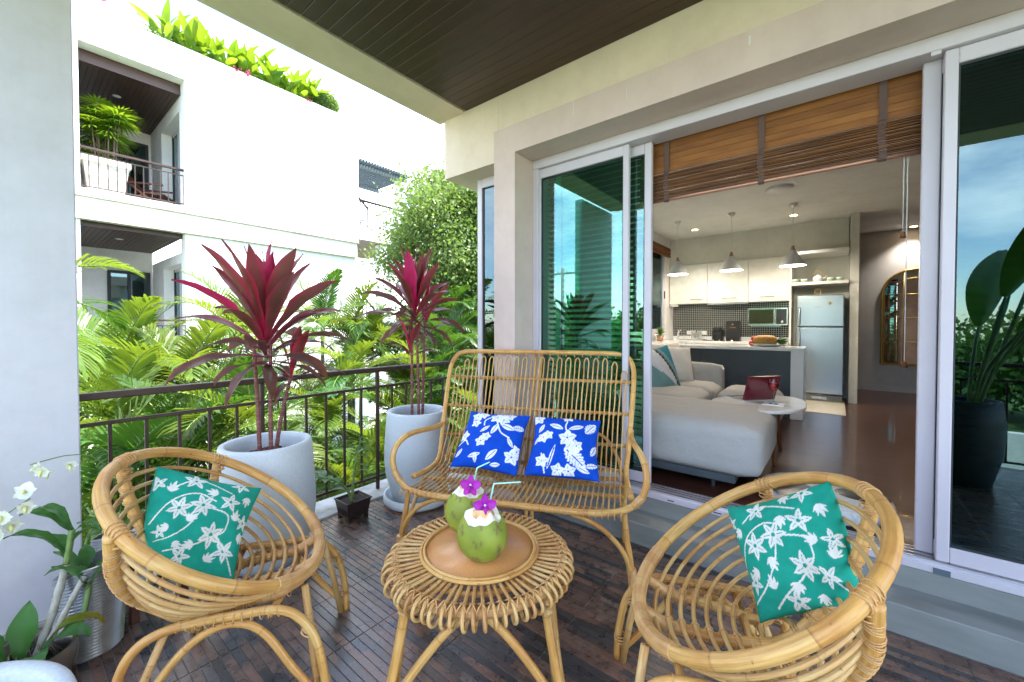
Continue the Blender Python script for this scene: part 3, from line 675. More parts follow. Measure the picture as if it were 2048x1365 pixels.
# white boundary wall and street seen mirrored in the glass
bw = thing('boundary_wall', 'low white boundary wall along the street, mirrored in the right glass', 'wall', (-9, -4, GZ))
for i in range(14): box('panel', (0, -28 + i * 4.0, 0), (.2, -24.3 + i * 4.0, 2.2), WW, bw, .01); box('pier', (-.05, -24.3 + i * 4.0, 0), (.25, -24.0 + i * 4.0, 2.45), WW, bw, .01)
for i, y in enumerate((-9.5, 14.0)):
    up = thing('utility_pole', ('concrete utility pole with three crossarms over the street, mirrored in the right glass', 'plain concrete utility pole further along the street beyond the white wall')[i], 'utility pole', (-17, y, GZ), 0, 'utility poles along the street')
    q = MB(); q.tube([(0, 0, 0), (0, 0, 8.5)], [.16, .10], 8); q.build('pole', M['pole'], up)
    for z in ((8.2, 7.5, 6.6) if i == 0 else (8.1,)):
        c = box('crossarm', (-.05, -1.1, z), (.05, 1.1, z + .1), M['pole'], up)
        for yy in (-.95, -.35, .35, .95):
            k = MB(); k.lathe([(.02, 0), (.06, .05), (.04, .1), (.06, .15), (.01, .2)], 10); k.build('insulator', M['white_plastic'], c, (0, yy, .05))

# ================================================================== RATTAN TUB CHAIRS
RA, RB, RZF, RZB = 0.358, 0.43, 0.454, 0.954
NH = 9
def hoop_pt(k, t):
    """point on hoop k (0 = rim) at angle t from the front"""
    q = k / NH
    xf = RA - 0.012 * (k > 0) - 0.046 * k; xb = -RA + 0.012 * (k > 0) + 0.19 * q ** 2.0
    zf = RZF - 0.03 * min(k, 1) - 0.004 * k; zb = RZB - (0.072 + 0.0535 * (k - 1) if k else 0)
    b = RB - 0.014 * min(k, 1) - 0.26 * q ** 1.9
    c = (1 - math.cos(t)) / 2
    z = zf + (zb - zf) * c ** 1.03
    side = 0.045 * q * math.sin(t) ** 2       # the smaller hoops sag a little at the sides
    return Vector(((xf + xb) / 2 + (xf - xb) / 2 * math.cos(t), b * math.sin(t), z - side))
def tub_chair(label, loc, rz):
    t = thing('tub_chair', label, 'chair', loc, rz, 'round rattan tub chairs')
    rim = [hoop_pt(0, 2 * PI * i / 72) for i in range(72)]
    MB().tube(rim, 0.0228, 12, 0, closed=True).build('rim', M['rattan'], t)
    for k in range(1, NH + 1):
        P = [hoop_pt(k, 2 * PI * i / 56) for i in range(56)]
        MB().tube(P, 0.0082, 8, 0, closed=True).build('hoop', M['cane'], t)
    # three ribs: down the back and forward under the seat to the wrapped front of the rim
    for ta, yb in ((math.radians(119), 0.165), (PI, 0.0), (math.radians(241), -0.165)):
        back = [hoop_pt(k, ta) for k in range(NH + 1)]
        back = [p + Vector((p.x * .05, p.y * .05, -0.002)) for p in back]
        last = back[-1]
        front = []
        for k in range(NH, -1, -1):
            b = max(RB - 0.014 - 0.26 * (k / NH) ** 1.9, .2); tt = math.asin(max(-1, min(1, yb / b))); p = hoop_pt(k, tt); front.append(p + Vector((0, 0, -0.024 if k else -0.012)))
        path = [back[0], back[2], back[4], back[6], back[8].lerp(front[0], .25) + Vector((0, 0, -.012)), (back[NH].lerp(front[1], .55)) + Vector((0, 0, -.012)), front[3], front[5], front[7], front[9]]
        path = spline(path, 8)
        rb = MB().tube(path, 0.0195, 12).build('rib', M['rattan'], t)
        w = MB()
        for k in range(1, NH + 1):
            for P_, tg in ((back[k], back[min(k + 1, NH)] - back[k - 1]),):
                for dz in (-.010, -.004, .004, .010):
                    ring(w, P_ + tg.normalized() * (dz * 1.3), tg + Vector((.2 * tg.length * (1 if dz > 0 else -1), 0, 0)), 0.0215, 0.0026, 14, 4)
        for k in range(NH, 0, -1):
            q = front[NH - k]
            tg = Vector((1, 0, 0.1))
            for dx in (-.012, -.004, .006): ring(w, q + Vector((dx, 0, 0)), tg + Vector((0, 0, .25 if dx > 0 else -.25)), 0.0215, 0.0026, 12, 4)
            ring(w, q + Vector((0, 0, 0.022)), (0, 1, 0.2), 0.0135, 0.0022, 10, 4)
        wrap_tube(w, path[-14:], 0.0205, 0.007)
        tag(w.build('rib_lashing', M['binding'], t), kind='stuff')
        j = MB()
        base = hoop_pt(0, ta); tn = hoop_pt(0, ta + .05) - hoop_pt(0, ta - .05); tn.normalize()
        for i in range(7):
            d = (i - 3) * .0085
            ring(j, base + tn * d, tn + Vector((0, 0, .28 * (1 if i % 2 else -1))), 0.0248, 0.0030, 16, 5)
        for i in range(3): ring(j, base + Vector((0, 0, -.034 - .008 * i)), (0.1 * (-1) ** i, .15 * (-1) ** i, 1), 0.0225, 0.0026, 14, 5)
        tag(j.build('binding', M['binding'], t), kind='stuff')
    # wrapped front of the rim
    fr = [hoop_pt(0, math.radians(a)) for a in np.linspace(-42, 42, 40)]
    wr = MB(); wrap_tube(wr, fr, 0.0238, 0.0075, 12); wr.build('rim_wrapping', M['binding'], t)
    ft = {}
    for s in (1, -1):
        fs = [(-.262, .312 * s, 0), (-.240, .303 * s, .20), (-.195, .286 * s, .340), (-.085, .272 * s, .400), (.13, .262 * s, .408), (.295, .268 * s, .398), (.392, .280 * s, .30), (.432, .286 * s, .14), (.44, .288 * s, 0)]
        MB().tube(spline(fs, 6), 0.0165, 10).build('leg_arch', M['rattan'], t)
        br = [(-.238, .298 * s, .05), (-.150, .286 * s, .175), (-.05, .270 * s, .305), (.045, .262 * s, .368), (.14, .260 * s, .372), (.225, .264 * s, .315), (.325, .274 * s, .165), (.415, .284 * s, .05)]
        MB().tube(spline(br, 6), 0.0145, 9).build('brace', M['rattan'], t)
        MB().tube([(.345, .185 * s, .440), (.385, .24 * s, .21), (.415, .272 * s, 0)], 0.0145, 9).build('front_leg', M['cane'], t)
        MB().tube([(-.10, .262 * s, .39), (-.18, .285 * s, .18), (-.235, .292 * s, 0)], 0.0135, 9).build('rear_leg', M['cane'], t)
        b = MB()
        for (c, ax) in (((.425, .283 * s, .10), (0.05, 0, 1)), ((-.245, .302 * s, .11), (-.1, 0, 1)), ((.375, .262 * s, .30), (.4, 0, .8))):
            for i in range(4): ring(b, Vector(c) + Vector(ax) * (.007 * (i - 1.5)), Vector(ax) + Vector((0, .12 * (-1) ** i, 0)), 0.027, 0.0028, 14, 4)
        for x in np.linspace(-.06, .27, 12): ring(b, (x, .264 * s, .402), (1, 0, .15 * (-1) ** int(x * 97)), 0.0205, 0.0026, 12, 4)
        tag(b.build('lashing', M['binding'], t), kind='stuff')
    for x in (-.03, .24): MB().tube([(x, -.262, .392), (x, 0, .352), (x, .262, .392)], 0.014, 9).build('cross_rail', M['rattan'], t)
    return t
tub_chair('round rattan tub chair at left, in front of the tall ti plant pot', (0.583, 2.04, 0), -0.636)
tub_chair('round rattan tub chair at right, beside the concrete door step', (1.617, 0.236, 0), 1.976)

# ================================================================== RATTAN LOVESEAT (x = forward, y = to the sitter's left)
BN = thing('loveseat', 'high backed rattan loveseat with curved arms between the planter and the door step', 'bench', (2.013, 1.566, 0.0825), math.radians(204.1)); BN.scale = (.945, .945, .945); FZ = -.0872   # feet reach the floor
def back_v(z): return -0.325 - 0.552 * (z - 0.45) if z > .45 else -.325
NC = 40
us = [-0.672 + 1.344 * i / (NC - 1) for i in range(NC)]
def cane_path(u, top):
    w = 1 + 0.0 * u
    pts = [(0.330, u, .452), (0.20, u, .432), (.02, u, .424), (-.14, u, .428), (-.255, u * 1.0, .452), (-.325, u * 1.01, .52), (back_v(.66) + .005, u * 1.02, .66), (back_v(.9), u * 1.045, .90)]
    pts.append((back_v(top) , u * 1.075, top)); return pts
for j in range(0, NC - 1, 2):
    u0, u1 = us[j], us[j + 1]; um = (u0 + u1) / 2 * 1.075; topz = 1.185
    e = max(0, abs(um) - .60) * 0.9; topz -= e
    A = cane_path(u0, topz); Bq = cane_path(u1, topz)
    arc = [(back_v(topz + .045 * math.sin(a)), um + (-(u1 - u0) * .62) * math.cos(a), topz + .052 * math.sin(a)) for a in np.linspace(.35, PI - .35, 6)]
    full = spline(A, 4)[:-1] + [Vector(p) for p in arc] + list(reversed(spline(Bq, 4)[:-1]))
    full = [Vector(p) + Vector((rng.normal(0, .0012), rng.normal(0, .0012), 0)) for p in full]
    MB().tube(full, 0.0058, 6).build('hairpin_cane', M['cane'], BN)
frame = [(.06, -.735, .445), (-.10, -.728, .425), (-.24, -.718, .43), (-.325, -.713, .475), (back_v(.62), -.732, .62), (back_v(.83), -.755, .83), (back_v(1.06), -.775, 1.06), (back_v(1.17), -.772, 1.17), (back_v(1.245), -.735, 1.245), (back_v(1.272), -.66, 1.272), (back_v(1.278), -.45, 1.278), (back_v(1.278), -.1, 1.278)]
frame = frame + [(a, -b, c) for a, b, c in reversed(frame)]
MB().tube(spline(frame, 6), 0.0195, 10).build('back_frame', M['rattan'], BN)
arm = [(-.497, .744, .700), (-.40, .752, .694), (-.25, .758, .704), (-.08, .764, .728), (.07, .784, .730), (.155, .806, .690), (.195, .815, .628), (.205, .806, .560), (.212, .778, .496), (.240, .72, .462), (.290, .640, .450), (.325, .52, .448), (.335, .35, .448), (.337, .1, .448)]
arm = arm + [(a, -b, c) for a, b, c in reversed(arm)]
MB().tube(spline(arm, 6), 0.0195, 10).build('arm_and_front_rail', M['rattan'], BN)
for z, w in ((1.059, .770), (.833, .752), (.623, .732), (.468, .705)):
    v = back_v(z) - .016
    MB().tube([(v, -w, z), (v - .004, 0, z), (v, w, z)], .0115, 8).build('cross_rail', M['rattan'], BN)
    lm = MB()
    for i, u in enumerate(us):
        uu = u * (1.0 + .075 * max(0, (z - .45)) / .74)
        ring(lm, (v + .006, uu + .003, z), (.3, 1, .45), .0165, .0024, 10, 4); ring(lm, (v + .006, uu + .009, z), (.3, 1, -.45), .0165, .0024, 10, 4)
    tag(lm.build('lashing', M['binding'], BN), kind='stuff')
for v in (.20, -.02, -.19):
    MB().tube([(v, -.70, .414 if v < .1 else .418), (v, 0, .402), (v, .70, .414 if v < .1 else .418)], .0125, 8).build('seat_rail', M['rattan'], BN)
    lm = MB()
    for u in us: ring(lm, (v, u, .412), (0, 1, .4), .0185, .0022, 10, 4); ring(lm, (v, u + .007, .412), (0, 1, -.4), .0185, .0022, 10, 4)
    tag(lm.build('lashing', M['binding'], BN), kind='stuff')
lm = MB()
for u in us: wrap_tube(lm, [(.326, u, .449), (.350, u, .449)], .001, .01) ; ring(lm, (.334, u, .448), (0, 1, 0), .0215, .0024, 12, 4)
tag(lm.build('lashing', M['binding'], BN), kind='stuff')
lm = MB()
for i in range(20):
    u = -.64 + i * 1.28 / 19; ring(lm, (back_v(1.27), u, 1.262), (0, 1, .1 * (-1) ** i), .0235, .003, 12, 4)
tag(lm.build('lashing', M['binding'], BN), kind='stuff')
for s in (1, -1):
    MB().tube(spline([(.238, .752 * s, FZ), (.232, .728 * s, .14), (.222, .705 * s, .28), (.205, .690 * s, .42)], 6), .0175, 10).build('leg', M['rattan'], BN)
    MB().tube(spline([(.245, .735 * s, .03), (.262, .700 * s, .19), (.290, .600 * s, .325), (.315, .480 * s, .405), (.325, .40 * s, .430)], 6), .0145, 9).build('brace', M['rattan'], BN)
    MB().tube(spline([(.232, .735 * s, .05), (.14, .712 * s, .24), (.02, .695 * s, .36), (-.08, .69 * s, .405)], 6), .0135, 9).build('brace', M['rattan'], BN)
    MB().tube(spline([(-.44, .705 * s, FZ), (-.40, .703 * s, .22), (-.335, .706 * s, .45)], 6), .0175, 10).build('leg', M['rattan'], BN)
    MB().tube(spline([(-.42, .70 * s, .06), (-.30, .695 * s, .25), (-.12, .69 * s, .38)], 6), .0135, 9).build('brace', M['rattan'], BN)
    MB().tube(spline([(-.36, .10 * s, .47), (-.47, .28 * s, .64), (-.505, .42 * s, .69), (-.50, .56 * s, .66), (-.44, .66 * s, .52), (-.40, .68 * s, .40)], 6), .0125, 8).build('rear_brace', M['rattan'], BN)
    w = MB(); wrap_tube(w, [(.242, .744 * s, .0), (.243, .731 * s, .12)], .024, .008, 12); w.build('binding', M['binding'], BN)
    w = MB(); wrap_tube(w, [(-.497, .744 * s, .672), (-.478, .745 * s, .735)], .023, .009, 12); w.build('binding', M['binding'], BN); w = MB(); wrap_tube(w, [(.215, .79 * s, .52), (.226, .745 * s, .47)], .0212, .006, 12); w.build('binding', M['binding'], BN)
for du in (-.022, .022):
    MB().tube(spline([(back_v(1.26) - .03, du, 1.25), (back_v(.9) - .035, du, .9), (back_v(.62) - .03, du, .62), (-.39, du, .45), (-.385, du, .2), (-.38, du, FZ)], 6), .0145, 9).build('centre_post', M['rattan'], BN)
MB().tube(spline([(-.37, -.66, .40), (-.36, -.2, .36), (-.36, .2, .36), (-.37, .66, .40)], 6), .014, 9).build('rear_rail', M['rattan'], BN)
for s in (1, -1): MB().tube(spline([(-.375, .03 * s, .10), (-.37, .16 * s, .28), (-.365, .40 * s, .365)], 6), .0125, 8).build('rear_brace', M['rattan'], BN)

# ================================================================== RATTAN COFFEE TABLE
TZ = 0.52; TC = (1.308, 1.227)
TB = thing('rattan_table', 'round rattan coffee table with amber top and looped cane edge, two coconuts on it', 'table', (*TC, 0), math.atan2(-FWD.y, -FWD.x))   # local x = towards the photographer
d = MB(); d.lathe([(0.001, TZ - .002), (.236, TZ - .002), (.238, TZ - .012), (.238, TZ - .02), (.001, TZ - .02)], 72); d.build('top_panel', M['tabletop'], TB)
for R_, r_, z_ in ((.2435, .0075, TZ + .000), (.2575, .0078, TZ - .004)):
    MB().tube([(R_ * math.cos(a), R_ * math.sin(a), z_) for a in np.linspace(0, 2 * PI, 73)[:-1]], r_, 8, 0, True).build('edge_cane', M['rattan'], TB)
NR = 66
for i in range(NR):
    a = 2 * PI * i / NR + rng.normal(0, .006); c, s = math.cos(a), math.sin(a); z0 = TZ - .020 + rng.normal(0, .0012)
    rr = .408 + rng.normal(0, .004)
    prof = [(.235, z0), (.30, z0 - .001), (.365, z0 - .002), (rr - .018, z0 - .008), (rr, z0 - .030), (rr - .004, z0 - .056), (rr - .030, z0 - .074), (.350, z0 - .066), (.335, z0 - .056)]
    # hairpin opens sideways a little as it turns under
    P = [(p * c - s * (.004 * k * .5), p * s + c * (.004 * k * .5), z) for k, (p, z) in enumerate(prof)]
    MB().tube(spline(P, 3), .0072, 7).build('rim_cane', M['cane'], TB)
MB().tube([(.360 * math.cos(a), .360 * math.sin(a), TZ - .048) for a in np.linspace(0, 2 * PI, 73)[:-1]], .0195, 10, 0, True).build('support_ring', M['binding'], TB)
MB().tube([(.27 * math.cos(a), .27 * math.sin(a), TZ - .04) for a in np.linspace(0, 2 * PI, 61)[:-1]], .012, 8, 0, True).build('support_ring', M['rattan'], TB)
lm = MB()
for i in range(NR):
    a = 2 * PI * (i + .0) / NR; b = 2 * PI * (i + .5) / NR
    for sg in (1, -1):
        p0 = Vector((.362 * math.cos(a), .362 * math.sin(a), TZ - .0105)); p1 = Vector((.385 * math.cos(a + sg * PI / NR), .385 * math.sin(a + sg * PI / NR), TZ - .030)); p2 = Vector((.381 * math.cos(a + sg * PI / NR), .381 * math.sin(a + sg * PI / NR), TZ - .062))
        lm.tube([p0, (p0 + p1) / 2 + Vector((0, 0, .004)), p1, p2], .0028, 5)
        q1 = Vector((.343 * math.cos(a + sg * PI / NR), .343 * math.sin(a + sg * PI / NR), TZ - .028)); lm.tube([p0, q1], .0028, 5)
tag(lm.build('lashing', M['binding'], TB), kind='stuff')
feet = [(-.28, .346), (-.28, -.346), (.28, .346), (.28, -.346)]
for fx, fy in feet:
    l = MB().tube(spline([(fx * .74, fy * .76, TZ - .06), (fx * .86, fy * .88, .22), (fx, fy, .012)], 5), .0185, 10).build('leg', M['rattan'], TB)
    k = MB(); k.lathe([(.016, 0), (.019, .004), (.019, .014), (.001, .014)], 14); k.build('foot_pad', M['black_plastic'], l, (fx, fy, 0))
    w = MB(); wrap_tube(w, [(fx * .77, fy * .79, .43), (fx * .80, fy * .82, .375)], .0205, .008, 12); w.build('binding', M['binding'], l)
    # second pole beside each leg
    MB().tube([(fx * .62, fy * .80, TZ - .065), (fx * .80, fy * .92, .03)], .013, 8).build('inner_leg', M['cane'], TB)
for (a, b) in ((2, 3), (0, 1), (0, 2), (1, 3)):
    A = Vector((*feet[a], .02)); Bq = Vector((*feet[b], .02)); m = (A + Bq) / 2
    P = [A * 1.0, A.lerp(m, .32) * .93 + Vector((0, 0, .175)), A.lerp(m, .68) * .9 + Vector((0, 0, .315)), m * .88 + Vector((0, 0, .375)), Bq.lerp(m, .68) * .9 + Vector((0, 0, .315)), Bq.lerp(m, .32) * .93 + Vector((0, 0, .175)), Bq]
    ar = MB().tube(spline(P, 6), .0165, 10).build('arch_brace', M['rattan'], TB)
    w = MB()
    for i in range(6): ring(w, m * .885 + Vector((0, 0, .385)) + (Bq - A).normalized() * ((i - 2.5) * .010), (Bq - A) + Vector((0, 0, .3 * (-1) ** i)), .0225, .003, 14, 4)
    tag(w.build('binding', M['binding'], ar), kind='stuff')

# ================================================================== CUSHIONS with printed cotton
def seg_dist(X, Y, P):
    d = np.full(X.shape, 9.0)
    for (x0, y0), (x1, y1) in zip(P[:-1], P[1:]):
        vx, vy = x1 - x0, y1 - y0; t = np.clip(((X - x0) * vx + (Y - y0) * vy) / (vx * vx + vy * vy + 1e-9), 0, 1)
        d = np.minimum(d, np.hypot(X - x0 - t * vx, Y - y0 - t * vy))
    return d
def petals(X, Y, cx, cy, R, n, rot, fat=0.34, hole=0.12):
    dx, dy = X - cx, Y - cy; out = np.zeros(X.shape, bool)
    for i in range(n):
        a = rot + 2 * PI * i / n; u = (dx * math.cos(a) + dy * math.sin(a)) / R; v = (-dx * math.sin(a) + dy * math.cos(a)) / R
        w = fat * np.sin(np.clip(u, 0, 1) * PI) ** 0.8 * (1.15 - .5 * u)
        vein = (np.abs(v) < .022) & (u > .25) & (u < .7)
        out |= (u > hole) & (u < 1) & (np.abs(v) < w) & ~vein
    return out
def leaf2(X, Y, cx, cy, a, Ln, wd, vein=True, notch=0):
    dx, dy = X - cx, Y - cy; u = (dx * math.cos(a) + dy * math.sin(a)) / Ln; v = (-dx * math.sin(a) + dy * math.cos(a)) / Ln
    w = wd * np.sin(np.clip(u, 0, 1) * PI) ** 0.75
    if notch: w = w * (0.72 + 0.28 * np.abs(np.sin(u * PI * notch)))
    o = (u > 0) & (u < 1) & (np.abs(v) < w)
    if vein: o &= ~((np.abs(v) < .022) & (u > .1) & (u < .88))
    if notch: o &= ~((np.abs(((u - np.abs(v) * .8) * notch) % 1 - .5) < .07) & (np.abs(v) > .05))
    return o
def green_print(X, Y, seed):
    r = random.Random(seed); base = np.array([0.012, 0.30, 0.21]); white = np.array([0.72, 0.70, 0.64])
    m = np.zeros(X.shape, bool)
    for (cx, cy, R, rot) in ((-.45, .10, .30, .3), (-.05, .22, .30, .9), (.42, .38, .27, .1), (.28, -.32, .30, .5), (.62, -.55, .28, 1.0), (-.30, .75, .28, .2), (-.75, -.45, .24, .7), (.85, .05, .22, .4), (-.1, -.85, .25, .1), (.55, .88, .25, .8), (-.92, .6, .2, .5)):
        m |= petals(X, Y, cx, cy, R * .82, 6 if R > .28 else 5, rot + r.uniform(-.2, .2), .24, .14)
    for P in (((-.95, -.2), (-.6, .25), (-.2, .45), (.15, .35)), ((.05, .2), (.45, .1), (.5, -.2), (.3, -.35)), ((-.9, -.75), (-.5, -.55), (-.2, -.25), (-.05, .1)), ((.35, -.3), (.6, -.5), (.9, -.9)), ((-.6, .55), (-.2, .8), (.4, .6)), ((-.5, -.9), (0, -.6), (.3, -.35))):
        q = [(v.x, v.y) for v in spline([(a, b, 0) for a, b in P], 8)]; m |= seg_dist(X, Y, q) < .014
    for (cx, cy) in ((-.25, -.12), (.15, .52), (.62, .02), (-.55, -.30), (.05, -.55), (.80, -.25), (-.68, .42), (.2, .95), (-.35, -.62), (.75, .62), (.35, -.8)):
        a0 = r.uniform(0, 6.28)
        for i in range(5): m |= leaf2(X, Y, cx, cy, a0 + (i - 2) * .42, .15 + .05 * (2 - abs(i - 2)), .13, False)
    return np.where(m[..., None], white, base)
def blue_print(X, Y, seed):
    r = random.Random(seed); base = np.array([0.0015, 0.060, 0.46]); white = np.array([0.78, 0.78, 0.83])
    m = np.zeros(X.shape, bool)
    if seed == 3:
        fl = ((-.62, .72, .22, .4), (-.42, .82, .20, 0), (.05, .70, .24, .2), (.28, .62, .24, .9), (.42, .82, .22, .3), (.18, .88, .20, .6), (-.58, .42, .18, .1), (-.22, -.22, .19, .5), (-.10, -.05, .16, .1), (.78, -.55, .25, .3), (.90, -.35, .2, .8), (-.85, -.05, .2, .2))
        lv = ((.15, .45, -1.9, .42, .2, 0), (.25, .42, -.3, .48, .2, 0), (-.1, .35, -2.3, .36, .16, 0), (.55, .0, -.9, .34, .18, 0), (.62, .35, .2, .4, .28, 6), (-.5, -.75, .4, .38, .2, 0), (.05, -.78, .9, .45, .2, 0), (-.25, -.9, 1.8, .3, .2, 0), (-.9, -.75, 1.1, .3, .2, 0), (.2, -.9, .2, .3, .2, 0))
        st = (((.1, .5), (.3, .15), (.6, .0)), ((-.1, .75), (-.3, .55), (-.28, .35)), ((-.95, -.35), (-.75, -.2), (-.6, -.35)))
    else:
        fl = ((-.85, .85, .24, .3), (.05, .92, .2, .5), (.10, .12, .28, .3), (-.62, .10, .20, .1), (-.48, .18, .18, .6), (.20, -.10, .19, .2), (.38, -.12, .2, .7), (.30, -.28, .18, .1), (-.55, -.62, .22, .2), (.2, -.88, .22, .5), (-.1, -.85, .2, .2))
        lv = ((-.05, .42, 2.75, .45, .2, 0), (.12, .42, .35, .45, .2, 0), (.62, .35, 1.0, .48, .34, 6), (.05, -.2, -.75, .80, .28, 8), (-.80, .30, 1.1, .34, .2, 0), (.80, -.35, 1.1, .4, .22, 5), (.62, -.7, .3, .4, .2, 5), (-.38, -.85, 1.35, .75, .07, 0), (-.9, -.1, 1.0, .3, .18, 0), (.75, -.85, 2.8, .4, .2, 0))
        st = (((.05, .75), (.02, .5), (.10, .25)), ((-.6, -.4), (-.5, -.7), (-.45, -.95)))
    for f in fl: m |= petals(X, Y, *f[:3], 5, f[3], .40, .10)
    for l in lv: m |= leaf2(X, Y, *l[:5], True, l[5])
    for P in st:
        q = [(v.x, v.y) for v in spline([(a, b, 0) for a, b in P], 8)]; m |= seg_dist(X, Y, q) < .02
    return np.where(m[..., None], white, base)
def cushion(label, group, paint, seed, size, thick, c, normal, up, roll=0.0, n=150, dent=None, squash=None):
    u = np.linspace(-1, 1, n); U, V = np.meshgrid(u, u, indexing='ij')
    pin = 0.075
    X = U * (1 - pin * (1 - V ** 2) * U ** 2) * (1 + .02 * np.sin(3 * V + seed)); Y = V * (1 - pin * (1 - U ** 2) * V ** 2) * (1 + .02 * np.sin(3 * U + seed * 2))
    if squash:
        su, sv, am = squash; k_ = 1 - am * np.exp(-((U - su) ** 2 + (V - sv) ** 2) / .7); X = X * k_; Y = Y * k_
    H_ = np.clip((1 - np.abs(U) ** 2.2) * (1 - np.abs(V) ** 2.2), 0, 1) ** 0.5
    r = np.random.default_rng(seed)
    wr = sum(r.normal() * .019 * np.sin(U * r.uniform(3, 9) + V * r.uniform(-9, 9) + r.uniform(0, 6)) for _ in range(7))
    # pulls towards the corners
    pull = sum(.014 * np.sin(14 * np.arctan2(V - cv, U - cu) + seed) * np.exp(-3.2 * np.hypot(U - cu, V - cv)) for cu in (-1, 1) for cv in (-1, 1))
    pts = []; col = []; F = []; UVs = []
    for side in (1, -1):
        Zs = side * thick * (H_ + (wr + pull) * np.sqrt(H_) * 1.0)
        if dent is not None and side == 1: Zs = Zs - dent[2] * np.exp(-((U - dent[0]) ** 2 + (V - dent[1]) ** 2) / .06)
        pts.append(np.stack([X * size, Y * size, Zs], -1).reshape(-1, 3)); cc = paint(U if side == 1 else -U, V, seed if side == 1 else seed + 10)
        seam = (np.maximum(np.abs(U), np.abs(V)) > .985)[..., None]
        cc = np.where(seam, paint(U * 0 + 5, V * 0 + 5, seed), cc)
        col.append(np.concatenate([cc, np.ones(cc.shape[:2] + (1,))], -1).reshape(-1, 4))
    I = np.arange(n * n).reshape(n, n); a, b, c_, d_ = I[:-1, :-1].ravel(), I[1:, :-1].ravel(), I[1:, 1:].ravel(), I[:-1, 1:].ravel()
    f1 = np.stack([a, b, c_, d_], -1); f2 = np.stack([d_, c_, b, a], -1) + n * n
    me = bpy.data.meshes.new('cushion'); me.from_pydata(np.concatenate(pts).tolist(), [], np.concatenate([f1, f2]).tolist())
    bm = bmesh.new(); bm.from_mesh(me); bmesh.ops.remove_doubles(bm, verts=bm.verts, dist=1e-5)
    lay = None; bm.to_mesh(me); bm.free()
    # colours after the weld, matched by position
    P = np.concatenate(pts); C_ = np.concatenate(col); key = {tuple(np.round(p, 5)): q for p, q in zip(P, C_)}
    co = np.empty(len(me.vertices) * 3); me.vertices.foreach_get('co', co); co = co.reshape(-1, 3)
    cols = np.array([key.get(tuple(np.round(p, 5)), C_[0]) for p in co], dtype=np.float32)
    at_ = me.attributes.new('Col', 'FLOAT_COLOR', 'POINT'); at_.data.foreach_set('color', cols.ravel())
    me.polygons.foreach_set('use_smooth', [True] * len(me.polygons)); me.materials.append(M['print']); me.update()
    o = bpy.data.objects.new('cushion', me); COL.objects.link(o)
    nz = Vector(normal).normalized(); uy = Vector(up); uy = (uy - nz * uy.dot(nz)).normalized(); ux = uy.cross(nz)
    R = Matrix((ux, uy, nz)).transposed() @ Matrix.Rotation(roll, 3, 'Z')
    o.matrix_world = Matrix.Translation(Vector(c)) @ R.to_4x4()
    return tag(o, label, 'cushion', group)
def bench_pt(v, u, z):
    a = math.radians(204.1); k = .945; return (2.013 + k * (math.cos(a) * v - math.sin(a) * u), 1.566 + k * (math.sin(a) * v + math.cos(a) * u), .0825 + k * z)
bd = Vector((math.cos(math.radians(204.1)), math.sin(math.radians(204.1)), 0))
cushion('bright blue cushion with white plumeria print, on the planter side of the loveseat', 'blue cushions on the loveseat', blue_print, 3, .233, .070, bench_pt(-.215, -.245, .655), bd * .66 + Vector((0, 0, .75)) , (0, 0, 1), -.04)
cushion('bright blue cushion with white fern leaf print, on the door side of the loveseat', 'blue cushions on the loveseat', blue_print, 4, .232, .070, bench_pt(-.215, .290, .650), bd * .66 + Vector((0, 0, .75)) , (0, 0, 1), .0)
def azel(az, el): a, e = math.radians(az), math.radians(el); return Vector((math.cos(a) * math.cos(e), math.sin(a) * math.cos(e), math.sin(e)))
cushion('green cushion with white lily print lying back in the left tub chair', 'green cushions in the tub chairs', green_print, 5, .216, .085, (0.50, 2.165, .640), azel(-80, 38), (0, 0, 1), -.60, dent=(.35, -.55, .03), squash=(-1, -1, .42))
cushion('green cushion with white lily print propped sideways in the right tub chair', 'green cushions in the tub chairs', green_print, 6, .205, .100, (1.800, 0.105, .668), azel(155, 24), (0, 0, 1), .60, dent=(.3, -.6, .03), squash=(1, -1, .22))

# ================================================================== PLANTERS AND PLANTS ON THE TERRACE
def strap_leaf(Ln, wd, elev, droop, seed, c_mid, c_edge, c_tip, n=12, fold=.35, twist=0.0):
    """long leaf growing along +x from the origin, arching over; returns a mesh builder with colours"""
    mb = MB(); cols = []; p = Vector((0, 0, 0)); a = elev; st = Ln / n; r = random.Random(seed); V = []
    cs = (-1, -.55, 0, .55, 1)
    for i in range(n + 1):
        t = i / n
        w = wd * (0.20 + 0.8 * math.sin(min(1, t * 1.25 + .02) * PI / 2) ** 1.3) if t < .5 else wd * (1 - ((t - .5) / .5) ** 2.2)
        if t < .16: w = wd * .22
        w = max(w, .0008); tg = Vector((math.cos(a), 0, math.sin(a))); up = Vector((-math.sin(a), 0, math.cos(a)))
        tw = twist * t
        for c in cs:
            lat = Vector((0, math.cos(tw), 0)) + up * math.sin(tw)
            V.append(p + lat * (c * w) + up * (abs(c) * w * fold) + up * .004 * math.sin(t * 17 + c * 3 + seed))
            k = abs(c); base = np.array(c_mid) * (1 - k ** 3) + np.array(c_edge) * k ** 3
            base = base * (1 - t ** 3) + np.array(c_tip) * t ** 3
            if t < .22: base = np.array(c_edge) * (.8 - .2 * t) + base * .2
            cols.append((*np.clip(base * (0.9 + .2 * r.random()), 0, 1), 1))
        p = p + tg * st; a -= droop * st / Ln * (.35 + 1.3 * t)
    m = len(cs); F = [(i * m + k, (i + 1) * m + k, (i + 1) * m + k + 1, i * m + k + 1) for i in range(n) for k in range(m - 1)]
    mb.add(V, F, 0, True); mb.col = cols; return mb
